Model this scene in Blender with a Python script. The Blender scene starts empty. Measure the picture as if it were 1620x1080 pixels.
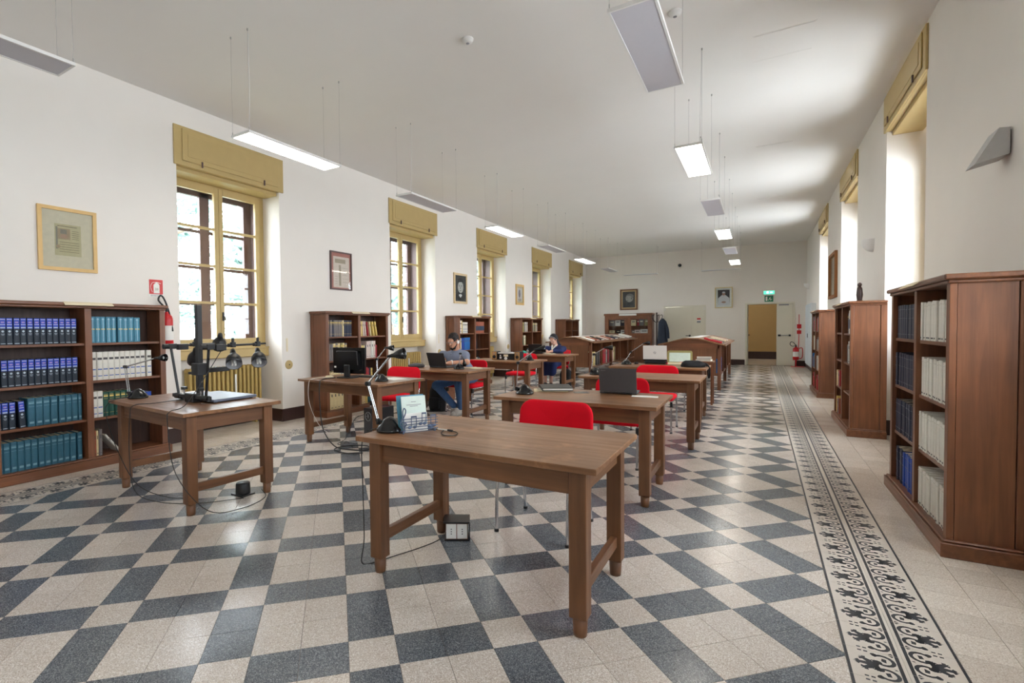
import bpy, math, random
import numpy as np
from mathutils import Vector, Matrix, Euler

# ------------------------------------------------------------------ camera, sky, exposure
scene = bpy.context.scene
COL = scene.collection
rnd = random.Random(7)
H = 1.3607                                   # lens height
cam_d = bpy.data.cameras.new('camera')
cam = bpy.data.objects.new('camera', cam_d)
COL.objects.link(cam)
cam_d.sensor_width = 36.0
cam_d.lens = 786.878 / 1620 * 36.0
cam_d.shift_x = 90.67 / 1620
cam_d.clip_start = 0.05
cam_d.clip_end = 300
_f = Vector((-0.52342193, 0.85167955, -0.02591184))
_r = Vector((0.85205532, 0.52336801, -0.00936256))
_u = Vector((-0.00558752, 0.02697889, 0.99962039))
cam.matrix_world = Matrix(((_r.x, _u.x, -_f.x, 0), (_r.y, _u.y, -_f.y, 0), (_r.z, _u.z, -_f.z, H), (0, 0, 0, 1)))
scene.camera = cam

world = bpy.data.worlds.new('sky')
scene.world = world
world.use_nodes = True
_bg = world.node_tree.nodes['Background']
_bg.inputs['Color'].default_value = (0.89, 0.94, 1.0, 1)
_bg.inputs['Strength'].default_value = 25.0
scene.view_settings.view_transform = 'Standard'
scene.view_settings.look = 'None'
scene.view_settings.exposure = 0.0
scene.view_settings.gamma = 1.0
scene.view_settings.use_curve_mapping = False
PANEL_EMIT = 19.0

# ------------------------------------------------------------------ helpers
def lin(c):
    return c / 12.92 if c <= 0.04045 else ((c + 0.055) / 1.055) ** 2.4
def rgb(r, g, b):
    return (lin(r / 255), lin(g / 255), lin(b / 255), 1)

class MB:
    """collects faces, then links them as one mesh object"""
    def __init__(self):
        self.v = []; self.f = []; self.m = []; self.s = []; self.T = None
    def add(self, vs, fs, m=0, smooth=False):
        o = len(self.v)
        if self.T is not None:
            vs = [self.T @ Vector(p) for p in vs]
        self.v.extend(tuple(p) for p in vs)
        for f in fs:
            self.f.append(tuple(i + o for i in f)); self.m.append(m); self.s.append(smooth)
        return self
    def box(self, x0, x1, y0, y1, z0, z1, m=0, c=0.0):
        if c <= 0:
            vs = [(x, y, z) for x in (x0, x1) for y in (y0, y1) for z in (z0, z1)]
            fs = [(0, 1, 3, 2), (4, 6, 7, 5), (0, 4, 5, 1), (2, 3, 7, 6), (0, 2, 6, 4), (1, 5, 7, 3)]
            return self.add(vs, fs, m)
        X = (x0, x1); Y = (y0, y1); Z = (z0, z1)
        vs = []; idx = {}
        for i in (0, 1):
            for j in (0, 1):
                for k in (0, 1):
                    dx = c if i == 0 else -c; dy = c if j == 0 else -c; dz = c if k == 0 else -c
                    for a, p in (('x', (X[i], Y[j] + dy, Z[k] + dz)), ('y', (X[i] + dx, Y[j], Z[k] + dz)), ('z', (X[i] + dx, Y[j] + dy, Z[k]))):
                        idx[(i, j, k, a)] = len(vs); vs.append(p)
        g = lambda i, j, k, a: idx[(i, j, k, a)]
        fs = []
        fs.append((g(0,0,0,'x'), g(0,0,1,'x'), g(0,1,1,'x'), g(0,1,0,'x'))); fs.append((g(1,0,0,'x'), g(1,1,0,'x'), g(1,1,1,'x'), g(1,0,1,'x')))
        fs.append((g(0,0,0,'y'), g(1,0,0,'y'), g(1,0,1,'y'), g(0,0,1,'y'))); fs.append((g(0,1,0,'y'), g(0,1,1,'y'), g(1,1,1,'y'), g(1,1,0,'y')))
        fs.append((g(0,0,0,'z'), g(0,1,0,'z'), g(1,1,0,'z'), g(1,0,0,'z'))); fs.append((g(0,0,1,'z'), g(1,0,1,'z'), g(1,1,1,'z'), g(0,1,1,'z')))
        for i in (0, 1):
            for j in (0, 1):
                fs.append((g(i,j,0,'x'), g(i,j,1,'x'), g(i,j,1,'y'), g(i,j,0,'y')))
                fs.append((g(i,0,j,'x'), g(i,1,j,'x'), g(i,1,j,'z'), g(i,0,j,'z')))
                fs.append((g(0,i,j,'y'), g(1,i,j,'y'), g(1,i,j,'z'), g(0,i,j,'z')))
        for i in (0, 1):
            for j in (0, 1):
                for k in (0, 1):
                    fs.append((g(i,j,k,'x'), g(i,j,k,'y'), g(i,j,k,'z')))
        return self.add(vs, fs, m)
    def cyl(self, p0, p1, r0, r1=None, n=12, m=0, caps=True, smooth=True):
        r1 = r0 if r1 is None else r1
        p0 = Vector(p0); p1 = Vector(p1); d = (p1 - p0).normalized()
        a = d.orthogonal().normalized(); b = d.cross(a)
        vs = []
        for p, r in ((p0, r0), (p1, r1)):
            for i in range(n):
                t = 2 * math.pi * i / n
                vs.append(p + (a * math.cos(t) + b * math.sin(t)) * r)
        self.add(vs, [(i, (i + 1) % n, n + (i + 1) % n, n + i) for i in range(n)], m, smooth)
        if caps:
            self.add(vs[:n], [tuple(range(n))[::-1]], m); self.add(vs[n:], [tuple(range(n))], m)
        return self
    def tube(self, path, r, n=8, m=0, caps=True):
        P = [Vector(p) for p in path]
        R = r if isinstance(r, (list, tuple)) else [r] * len(P)
        vs = []; up = None
        for i, p in enumerate(P):
            t = (P[min(i + 1, len(P) - 1)] - P[max(i - 1, 0)])
            t = t.normalized() if t.length > 1e-9 else Vector((0, 0, 1))
            if up is None:
                up = t.orthogonal().normalized()
            else:
                up = (up - t * up.dot(t))
                up = up.normalized() if up.length > 1e-6 else t.orthogonal().normalized()
            b = t.cross(up)
            for k in range(n):
                a = 2 * math.pi * k / n
                vs.append(p + (up * math.cos(a) + b * math.sin(a)) * R[i])
        fs = []
        for i in range(len(P) - 1):
            for k in range(n):
                fs.append((i * n + k, i * n + (k + 1) % n, (i + 1) * n + (k + 1) % n, (i + 1) * n + k))
        self.add(vs, fs, m, True)
        if caps:
            self.add(vs[:n], [tuple(range(n))[::-1]], m); self.add(vs[-n:], [tuple(range(n))], m)
        return self
    def lathe(self, prof, n=24, o=(0, 0, 0), m=0, axis=None, smooth=True):
        """prof: list of (r, h); axis: direction of h (default z)"""
        ax = Vector(axis or (0, 0, 1)).normalized()
        a = ax.orthogonal().normalized(); b = ax.cross(a); o = Vector(o)
        vs = []
        for r, h in prof:
            for i in range(n):
                t = 2 * math.pi * i / n
                vs.append(o + ax * h + (a * math.cos(t) + b * math.sin(t)) * max(r, 1e-5))
        fs = [(j * n + i, j * n + (i + 1) % n, (j + 1) * n + (i + 1) % n, (j + 1) * n + i) for j in range(len(prof) - 1) for i in range(n)]
        return self.add(vs, fs, m, smooth)
    def prism(self, poly, lo, hi, plane='xy', m=0, smooth_side=False):
        """poly 2D counter-clockwise outline, extruded lo..hi along the third axis"""
        n = len(poly)
        def P(u, v, w):
            return {'xy': (u, v, w), 'xz': (u, w, v), 'yz': (w, u, v)}[plane]
        vs = [P(u, v, lo) for u, v in poly] + [P(u, v, hi) for u, v in poly]
        self.add(vs, [tuple(range(n))[::-1], tuple(range(n, 2 * n))], m)
        self.add(vs, [(i, (i + 1) % n, n + (i + 1) % n, n + i) for i in range(n)], m, smooth_side)
        return self
    def sphere(self, c, r, n=14, k=8, m=0, sc=(1, 1, 1)):
        vs = []
        for j in range(k + 1):
            ph = math.pi * j / k
            for i in range(n):
                t = 2 * math.pi * i / n
                vs.append((c[0] + r * sc[0] * math.sin(ph) * math.cos(t), c[1] + r * sc[1] * math.sin(ph) * math.sin(t), c[2] + r * sc[2] * math.cos(ph)))
        fs = [(j * n + i, (j + 1) * n + i, (j + 1) * n + (i + 1) % n, j * n + (i + 1) % n) for j in range(k) for i in range(n)]
        return self.add(vs, fs, m, True)
    def mesh(self, name, mats):
        me = bpy.data.meshes.new(name)
        me.from_pydata(self.v, [], self.f)
        for mt in (mats if isinstance(mats, (list, tuple)) else [mats]):
            me.materials.append(mt)
        if self.m:
            me.polygons.foreach_set('material_index', self.m)
            me.polygons.foreach_set('use_smooth', self.s)
        me.validate(clean_customdata=False); me.update()
        return me
    def build(self, name, mats, parent=None, loc=None, rot=None):
        return link(name, self.mesh(name, mats), parent, loc, rot)

def link(name, data, parent=None, loc=None, rot=None):
    o = bpy.data.objects.new(name, data)
    COL.objects.link(o)
    if parent is not None: o.parent = parent
    if loc is not None: o.location = loc
    if rot is not None: o.rotation_euler = rot
    return o
def tag(o, label=None, cat=None, group=None, kind=None):
    if label: o['label'] = label
    if cat: o['category'] = cat
    if group: o['group'] = group
    if kind: o['kind'] = kind
    return o
def thing(name, label, cat, loc=(0, 0, 0), rz=0.0, group=None):
    return tag(link(name, None, None, loc, (0, 0, rz)), label, cat, group)
def copy_tree(o, parent=None):
    c = o.copy(); COL.objects.link(c); c.parent = parent
    for ch in [x for x in o.children]:
        copy_tree(ch, c)
    return c
def catmull(pts, k=6):
    P = [Vector(p) for p in pts]; P = [2 * P[0] - P[1]] + P + [2 * P[-1] - P[-2]]
    out = []
    for i in range(1, len(P) - 2):
        a, b, c, d = P[i - 1], P[i], P[i + 1], P[i + 2]
        for j in range(k):
            t = j / k
            out.append(0.5 * ((2 * b) + (c - a) * t + (2 * a - 5 * b + 4 * c - d) * t * t + (3 * b - 3 * c + d - a) * t ** 3))
    out.append(P[-2]); return out
def rrect(x0, x1, y0, y1, r, n=5):
    pts = []
    for cx, cy, a0 in ((x1 - r, y0 + r, -90), (x1 - r, y1 - r, 0), (x0 + r, y1 - r, 90), (x0 + r, y0 + r, 180)):
        for i in range(n + 1):
            a = math.radians(a0 + 90 * i / n); pts.append((cx + r * math.cos(a), cy + r * math.sin(a)))
    return pts
def text(s, size, mat, parent, loc, rot, name='lettering', ext=0.0004, align='CENTER'):
    cu = bpy.data.curves.new(name, 'FONT'); cu.body = s; cu.size = size; cu.align_x = align; cu.align_y = 'CENTER'; cu.extrude = ext
    cu.resolution_u = 2
    tmp = bpy.data.objects.new(name, cu); COL.objects.link(tmp); bpy.context.view_layer.update()
    me = bpy.data.meshes.new_from_object(tmp); bpy.data.objects.remove(tmp); bpy.data.curves.remove(cu)
    me.name = name; me.materials.clear(); me.materials.append(mat)
    return tag(link(name, me, parent, loc, rot), kind='stuff')

# ------------------------------------------------------------------ materials
def new_mat(name):
    mt = bpy.data.materials.new(name); mt.use_nodes = True
    nt = mt.node_tree; return mt, nt, nt.nodes['Principled BSDF']
def N(nt, typ, **kw):
    n = nt.nodes.new(typ)
    for k, v in kw.items():
        if k in n.inputs: n.inputs[k].default_value = v
        else: setattr(n, k, v)
    return n
def mixc(nt, fac, a, b, blend='MIX'):
    n = nt.nodes.new('ShaderNodeMix'); n.data_type = 'RGBA'; n.blend_type = blend
    for sock, val in ((0, fac), (6, a), (7, b)):
        if hasattr(val, 'is_linked') or hasattr(val, 'links'): nt.links.new(val, n.inputs[sock])
        else: n.inputs[sock].default_value = val
    return n.outputs[2]
def ramp(nt, fac, stops):
    n = nt.nodes.new('ShaderNodeValToRGB'); e = n.color_ramp.elements
    while len(e) < len(stops): e.new(0.5)
    for i, (p, c) in enumerate(stops):
        e[i].position = p; e[i].color = c if len(c) == 4 else (*c, 1)
    nt.links.new(fac, n.inputs[0]); return n.outputs[0]
def pm(name, col, rough=0.5, metal=0.0, var=0.06, scale=30.0, bump=0.0, spec=0.5, coat=0.0, emit=None):
    """plain material with a little procedural colour variation"""
    mt, nt, b = new_mat(name)
    tc = N(nt, 'ShaderNodeTexCoord'); nz = N(nt, 'ShaderNodeTexNoise', Scale=scale, Detail=4.0)
    nt.links.new(tc.outputs['Object'], nz.inputs['Vector'])
    lo = tuple(c * (1 - var) for c in col[:3]) + (1,); hi = tuple(min(1, c * (1 + var)) for c in col[:3]) + (1,)
    nt.links.new(mixc(nt, nz.outputs['Fac'], lo, hi), b.inputs['Base Color'])
    b.inputs['Roughness'].default_value = rough; b.inputs['Metallic'].default_value = metal
    b.inputs['Specular IOR Level'].default_value = spec; b.inputs['Coat Weight'].default_value = coat
    if bump:
        bp = N(nt, 'ShaderNodeBump', Strength=bump, Distance=0.004)
        nt.links.new(nz.outputs['Fac'], bp.inputs['Height']); nt.links.new(bp.outputs[0], b.inputs['Normal'])
    if emit:
        b.inputs['Emission Color'].default_value = emit[0]; b.inputs['Emission Strength'].default_value = emit[1]
    return mt
def wood(name, dark, light, axis='z', rough=0.42, fine=26.0, coat=0.15, wear=0.0):
    mt, nt, b = new_mat(name)
    tc = N(nt, 'ShaderNodeTexCoord'); oi = N(nt, 'ShaderNodeObjectInfo')
    sc = {'x': (1.2, fine, fine), 'y': (fine, 1.2, fine), 'z': (fine, fine, 1.2)}[axis]
    ad = N(nt, 'ShaderNodeVectorMath', operation='ADD'); mu = N(nt, 'ShaderNodeMath', operation='MULTIPLY'); mu.inputs[1].default_value = 9.0
    nt.links.new(oi.outputs['Random'], mu.inputs[0]); nt.links.new(tc.outputs['Object'], ad.inputs[0]); nt.links.new(mu.outputs[0], ad.inputs[1])
    mp = N(nt, 'ShaderNodeMapping'); mp.inputs['Scale'].default_value = sc; nt.links.new(ad.outputs[0], mp.inputs['Vector'])
    n1 = N(nt, 'ShaderNodeTexNoise', Scale=1.0, Detail=6.0, Roughness=0.6, Distortion=0.5); nt.links.new(mp.outputs[0], n1.inputs['Vector'])
    n2 = N(nt, 'ShaderNodeTexNoise', Scale=2.2, Detail=3.0); nt.links.new(ad.outputs[0], n2.inputs['Vector'])
    c = ramp(nt, n1.outputs['Fac'], [(0.18, dark), (0.84, light)])
    tone = ramp(nt, n2.outputs['Fac'], [(0.3, (0.72, 0.70, 0.68)), (0.7, (1.12, 1.1, 1.08))])
    c = mixc(nt, 1.0, c, tone, 'MULTIPLY')
    if wear:
        n3 = N(nt, 'ShaderNodeTexNoise', Scale=5.0, Detail=8.0, Roughness=0.7); nt.links.new(ad.outputs[0], n3.inputs['Vector'])
        w = ramp(nt, n3.outputs['Fac'], [(0.55, (0, 0, 0)), (0.75, (wear, wear, wear))])
        c = mixc(nt, w, c, tuple(min(1, x * 1.9) for x in light[:3]) + (1,))
    nt.links.new(c, b.inputs['Base Color'])
    rr = ramp(nt, n1.outputs['Fac'], [(0.3, (rough + .1,) * 3), (0.7, (rough - .06,) * 3)]); nt.links.new(rr, b.inputs['Roughness'])
    b.inputs['Coat Weight'].default_value = coat; b.inputs['Coat Roughness'].default_value = 0.35
    bp = N(nt, 'ShaderNodeBump', Strength=0.12, Distance=0.002); nt.links.new(n1.outputs['Fac'], bp.inputs['Height']); nt.links.new(bp.outputs[0], b.inputs['Normal'])
    return mt
def terrazzo(name, base, chip, dark, stain, rough=0.20):
    mt, nt, b = new_mat(name)
    ge = N(nt, 'ShaderNodeNewGeometry'); oi = N(nt, 'ShaderNodeObjectInfo')
    v1 = N(nt, 'ShaderNodeTexVoronoi', Scale=300.0); nt.links.new(ge.outputs['Position'], v1.inputs['Vector'])
    sep = N(nt, 'ShaderNodeSeparateColor'); nt.links.new(v1.outputs['Color'], sep.inputs[0])
    c = ramp(nt, sep.outputs[0], [(0.0, dark), (0.22, base), (0.62, base), (0.86, chip)])
    n1 = N(nt, 'ShaderNodeTexNoise', Scale=2.1, Detail=7.0, Roughness=0.62); nt.links.new(ge.outputs['Position'], n1.inputs['Vector'])
    st = ramp(nt, n1.outputs['Fac'], [(0.52, (0, 0, 0)), (0.78, (0.20, 0.20, 0.20))])
    c = mixc(nt, st, c, stain, 'MULTIPLY')
    ra = N(nt, 'ShaderNodeMath', operation='ADD'); nt.links.new(oi.outputs['Random'], ra.inputs[0]); nt.links.new(ge.outputs['Random Per Island'], ra.inputs[1])
    fr = N(nt, 'ShaderNodeMath', operation='FRACT'); nt.links.new(ra.outputs[0], fr.inputs[0])
    tone = ramp(nt, fr.outputs[0], [(0.0, (0.90, 0.89, 0.88)), (1.0, (1.05, 1.05, 1.05))])
    c = mixc(nt, 1.0, c, tone, 'MULTIPLY')
    nt.links.new(c, b.inputs['Base Color'])
    n2 = N(nt, 'ShaderNodeTexNoise', Scale=2.0, Detail=3.0); nt.links.new(ge.outputs['Position'], n2.inputs['Vector'])
    rr = ramp(nt, n2.outputs['Fac'], [(0.3, (rough - .02,) * 3), (0.75, (rough + .06,) * 3)]); nt.links.new(rr, b.inputs['Roughness'])
    return mt

M = {}
M['wall'] = pm('white_plaster', rgb(234, 228, 220), 0.9, var=0.025, scale=3.0)
M['ceil'] = pm('ceiling_plaster', rgb(232, 229, 224), 0.92, var=0.02, scale=2.0)
M['ochre'] = pm('ochre_paint', rgb(188, 163, 108), 0.42, var=0.06, scale=9.0)
M['rad'] = pm('radiator_paint', rgb(186, 158, 92), 0.42, var=0.05, scale=9.0)
M['brownwin'] = pm('brown_window_paint', rgb(92, 70, 68), 0.5, var=0.1)
M['skirt'] = pm('dark_skirting', rgb(58, 36, 32), 0.35, var=0.15, scale=8.0)
M['tile_l'] = terrazzo('light_terrazzo', rgb(206, 194, 182), rgb(236, 230, 224), rgb(172, 158, 146), rgb(196, 168, 140))
M['tile_d'] = terrazzo('grey_terrazzo', rgb(92, 98, 105), rgb(142, 147, 152), rgb(52, 56, 62), rgb(150, 140, 132))
M['border'] = terrazzo('border_terrazzo', rgb(214, 203, 190), rgb(234, 227, 218), rgb(186, 172, 158), rgb(205, 182, 156))
M['frieze'] = pm('cement_tile_light', rgb(210, 201, 190), 0.34, var=0.06, scale=4.0)
M['motif'] = pm('cement_tile_dark', rgb(56, 60, 66), 0.36, var=0.12, scale=40.0)
M['grout'] = pm('grout', rgb(96, 88, 82), 0.9, var=0.15)
WD, WL = rgb(96, 62, 40), rgb(146, 102, 70)
for a in 'xyz':
    M['tw' + a] = wood('table_oak_' + a, rgb(88, 54, 31), rgb(138, 93, 58), a, 0.46, wear=0.0)
    M['sw' + a] = wood('bookcase_walnut_' + a, rgb(92, 54, 34), rgb(144, 92, 60), a, 0.40)
M['ttop'] = wood('table_top_oak', rgb(108, 70, 42), rgb(160, 115, 76), 'x', 0.38, wear=0.5)  # lighter than the table frames: glare on the tops put into the colour
M['swback'] = wood('bookcase_back', rgb(50, 30, 22), rgb(76, 47, 34), 'z', 0.6)
M['dcase'] = wood('display_case_wood', rgb(92, 56, 34), rgb(138, 90, 56), 'z', 0.42)
M['red'] = pm('red_fabric', rgb(214, 12, 34), 0.85, var=0.12, scale=300.0, bump=0.15, spec=0.2)
M['chrome'] = pm('chrome_tube', rgb(196, 198, 202), 0.22, 1.0, var=0.03)
M['steel'] = pm('brushed_steel', rgb(170, 172, 176), 0.35, 1.0, var=0.06)
M['black'] = pm('black_plastic', rgb(26, 26, 28), 0.42, var=0.2)
M['blackm'] = pm('black_metal', rgb(22, 22, 24), 0.35, var=0.2)
M['gloss'] = pm('glossy_black', rgb(16, 16, 18), 0.18, var=0.2)
M['dgrey'] = pm('dark_grey_plastic', rgb(72, 70, 72), 0.5, var=0.08)
M['grey'] = pm('grey_plastic', rgb(142, 142, 146), 0.5, var=0.06)
M['white'] = pm('white_plastic', rgb(232, 230, 226), 0.45, var=0.03)
M['paper'] = pm('paper', rgb(238, 236, 230), 0.8, var=0.03)
M['cream'] = pm('cream_paper', rgb(232, 218, 186), 0.8, var=0.06)
M['cable'] = pm('black_cable', rgb(30, 29, 30), 0.5, var=0.2)
M['wcable'] = pm('white_cable', rgb(214, 208, 198), 0.5, var=0.05)
M['gold'] = pm('gilt_frame', rgb(214, 176, 112), 0.38, 0.0, var=0.1, scale=14)
M['redm'] = pm('red_enamel', rgb(196, 28, 34), 0.32, var=0.08)
M['signred'] = pm('sign_red', rgb(208, 62, 60), 0.5, var=0.04)
M['green'] = pm('sign_green', rgb(20, 120, 86), 0.5, var=0.04)
M['door'] = pm('cream_door', rgb(222, 216, 198), 0.45, var=0.03, scale=4)
M['palewall'] = pm('corridor_ochre', rgb(196, 168, 118), 0.8, var=0.05, scale=3)
M['gold_band'] = pm('gilt_lettering', rgb(214, 184, 100), 0.4, 0.0, var=0.1)
M['panel_off'] = pm('diffuser_off', rgb(200, 198, 204), 0.55, var=0.02)
M['alu'] = pm('white_aluminium', rgb(226, 224, 220), 0.4, var=0.02)
M['panel_on'] = pm('diffuser_lit', (0.9, 0.88, 0.82, 1), 0.6, var=0.02, emit=((1.0, 0.93, 0.82, 1), PANEL_EMIT))
M['wire'] = pm('wire', rgb(186, 184, 182), 0.4, 0.6, var=0.05)

def glass_mat(name, tint, refl):
    mt = bpy.data.materials.new(name); mt.use_nodes = True; nt = mt.node_tree
    for n in list(nt.nodes):
        if n.type != 'OUTPUT_MATERIAL': nt.nodes.remove(n)
    out = nt.nodes[0]
    t = N(nt, 'ShaderNodeBsdfTransparent'); t.inputs[0].default_value = tint
    g = N(nt, 'ShaderNodeBsdfGlossy'); g.inputs['Roughness'].default_value = 0.03
    lw = N(nt, 'ShaderNodeLayerWeight'); lw.inputs[0].default_value = 0.5
    pw = N(nt, 'ShaderNodeMath', operation='POWER'); pw.inputs[1].default_value = 4.0; nt.links.new(lw.outputs['Facing'], pw.inputs[0])
    fr = N(nt, 'ShaderNodeMath', operation='MULTIPLY_ADD'); fr.inputs[1].default_value = 0.5; fr.inputs[2].default_value = refl; nt.links.new(pw.outputs[0], fr.inputs[0])
    mx = nt.nodes.new('ShaderNodeMixShader'); nt.links.new(fr.outputs[0], mx.inputs[0]); nt.links.new(t.outputs[0], mx.inputs[1]); nt.links.new(g.outputs[0], mx.inputs[2])
    nt.links.new(mx.outputs[0], out.inputs[0]); return mt
M['glass'] = glass_mat('window_glass', (0.95, 0.97, 0.98, 1), 0.03)
# ------------------------------------------------------------------ the room
LW, RW, CZ, FY, BY = -6.06, 1.30, 4.15, 20.1, -5.2
LOP = [(3.435, 4.95), (7.52, 9.08), (10.97, 12.61), (14.50, 16.11), (18.02, 19.56)]
ROP = [(-4.95, -3.30), (-1.45, 0.25), (2.35, 3.85), (6.26, 7.98), (10.08, 11.94), (14.12, 15.95)]  # first three openings are out of view, added to brighten the near end
TH = 0.75

def wall_side(name, xw, s, ops, ztop):
    b = MB()
    X = lambda d0, d1: (min(xw + s * d0, xw + s * d1), max(xw + s * d0, xw + s * d1))
    edges = [BY - 0.3] + [v for o in ops for v in o] + [FY]
    for i in range(0, len(edges), 2):
        b.box(*X(0, TH), edges[i], edges[i + 1], 0, CZ)
    for a, c in ops:
        b.box(*X(0, TH), a, c, ztop, CZ)
        b.box(*X(0.50, TH), a, c, 0, 0.98)
    return tag(b.build(name, M['wall']), kind='structure')
wall_side('wall_left', LW, -1, LOP, 3.86)
wall_side('wall_right', RW, 1, ROP, 4.12)

# far wall with the two doorways
DX0, DX1, DZ = -0.40, 0.93, 2.10
WX0, WX1, WZ = -3.10, -1.68, 2.13
b = MB()
b.box(LW - 0.5, WX0, FY, FY + 0.3, 0, CZ); b.box(WX1, DX0, FY, FY + 0.3, 0, CZ); b.box(DX1, RW + 0.6, FY, FY + 0.3, 0, CZ)
b.box(WX0, WX1, FY, FY + 0.3, WZ, CZ); b.box(DX0, DX1, FY, FY + 0.3, DZ, CZ)
tag(b.build('wall_far', M['wall']), kind='structure')
b = MB(); b.box(LW - 0.75, RW + 0.75, BY - 0.3, BY, 0, CZ)
tag(b.build('wall_back', M['wall']), kind='structure')
b = MB(); b.box(LW - 0.75, RW + 0.75, BY - 0.3, FY + 0.3, CZ, CZ + 0.2)
ceil = tag(b.build('ceiling', M['ceil']), kind='structure')
for hx0, hx1, hy0, hy1 in ((-0.08, 0.43, 5.68, 6.23), (-0.08, 0.41, 9.15, 9.70), (-0.08, 0.41, 12.9, 13.45)):
    h = MB()
    for q in ((hx0, hx1, hy0, hy0 + .006), (hx0, hx1, hy1 - .006, hy1), (hx0, hx0 + .006, hy0, hy1), (hx1 - .006, hx1, hy0, hy1)):
        h.box(q[0], q[1], q[2], q[3], CZ - 0.002, CZ)
    h.box(hx0 + .012, hx1 - .012, hy0 + .012, hy1 - .012, CZ - 0.003, CZ)
    h.build('access_hatch', M['ceil'], ceil)

# skirting boards
def skirt_side(name, xw, s, ops):
    b = MB(); X = lambda d0, d1: (min(xw + s * d0, xw + s * d1), max(xw + s * d0, xw + s * d1)); hz = 0.185
    edges = [BY] + [v for o in ops for v in o] + [FY]
    for i in range(0, len(edges), 2):
        a, c = edges[i], edges[i + 1]
        b.box(*X(-0.015, 0.0), a - (0.015 if i else 0), c + (0.015 if i < len(edges) - 2 else 0), 0, hz, 0, 0.003)
        if i: b.box(*X(0.0, 0.48), a - 0.015, a, 0, hz)
        if i < len(edges) - 2: b.box(*X(0.0, 0.48), c, c + 0.015, 0, hz)
    for a, c in ops: b.box(*X(0.485, 0.50), a + .016, c - .016, 0, hz)
    return tag(b.build(name, M['skirt']), kind='structure')
skirt_side('baseboard_left', LW, -1, LOP); skirt_side('baseboard_right', RW, 1, ROP)
b = MB()
for a, c in ((LW, WX0 - .05), (WX1 + .05, DX0 - .06), (DX1 + .06, RW)): b.box(a, c, FY - 0.015, FY, 0, 0.185, 0, 0.003)
tag(b.build('baseboard_far', M['skirt']), kind='structure')

# ---- floor: 20 cm terrazzo tiles laid on the diagonal between two ornamental friezes
TS = 0.2; GX, GY = -2.23136, 2.27810; Q = math.sqrt(0.5)
FRX = (0.306, 0.693); FLX = (-5.467, -5.080)
b = MB(); b.box(LW - 0.56, RW + 0.56, BY - 0.1, FY + 0.3, -0.10, -0.004)
floor = tag(b.build('floor', M['grout']), kind='structure')
def clip(poly, ax, val, keep_less):
    out = []
    for i in range(len(poly)):
        a, c = poly[i], poly[(i + 1) % len(poly)]
        ia = (a[ax] <= val) if keep_less else (a[ax] >= val); ic = (c[ax] <= val) if keep_less else (c[ax] >= val)
        if ia: out.append(a)
        if ia != ic:
            t = (val - a[ax]) / (c[ax] - a[ax]); out.append((a[0] + t * (c[0] - a[0]), a[1] + t * (c[1] - a[1])))
    return out
def slab(b, poly, m=0):
    n = len(poly)
    vs = [(x, y, 0.0) for x, y in poly] + [(x, y, -0.0045) for x, y in poly]
    b.add(vs, [tuple(range(n))] + [(i, n + i, n + (i + 1) % n, (i + 1) % n) for i in range(n)], m)
def in_view(x, y):
    d = Vector((x, y, -H)); w = d.dot(_f)
    if w < 0.3: return None
    px = 719.33 + 786.9 * d.dot(_r) / w; py = 540 - 786.9 * d.dot(_u) / w
    return (w, px, py) if -40 < px < 1660 and py < 1110 else None
tiles = []
g = TS / 2 - 0.0011
for i in range(-70, 120):
    for j in range(-70, 120):
        cx = GX + Q * TS * ((i + .5) - (j + .5)); cy = GY + Q * TS * ((i + .5) + (j + .5))
        if not (FLX[1] - .2 < cx < FRX[0] + .2 and BY - .1 < cy < FY + .2): continue
        dark = ((i % 3) == 0) != ((j % 3) == 0)
        poly = [(cx + Q * (a - c) * g, cy + Q * (a + c) * g) for a, c in ((-1, -1), (1, -1), (1, 1), (-1, 1))]
        full = True
        for ax, val, less in ((0, FRX[0] - .001, True), (0, FLX[1] + .001, False), (1, FY, True), (1, BY, False)):
            if any((p[ax] > val) if less else (p[ax] < val) for p in poly):
                full = False; poly = clip(poly, ax, val, less)
                if len(poly) < 3: break
        if len(poly) < 3: continue
        v = in_view(cx, cy)
        tiles.append((v[0] if v else 999, cx, cy, dark, poly if not full else None))
tiles.sort(key=lambda t: t[0])
fm = {}
for dk in (False, True):
    q = MB(); slab(q, [(Q * (a - c) * g, Q * (a + c) * g) for a, c in ((-1, -1), (1, -1), (1, 1), (-1, 1))])
    fm[dk] = q.mesh('tile', M['tile_d' if dk else 'tile_l'])
field = MB()
for k, (w, cx, cy, dk, poly) in enumerate(tiles):
    if k < 300:
        if poly is None: link('tile', fm[dk], floor, (cx, cy, 0))
        else:
            q = MB(); slab(q, [(x - cx, y - cy) for x, y in poly]); q.build('tile', M['tile_d' if dk else 'tile_l'], floor, (cx, cy, 0))
    else:
        slab(field, poly or [(cx + Q * (a - c) * g, cy + Q * (a + c) * g) for a, c in ((-1, -1), (1, -1), (1, 1), (-1, 1))], int(dk))
tag(field.build('tile_field', [M['tile_l'], M['tile_d']], floor), kind='stuff')

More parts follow.
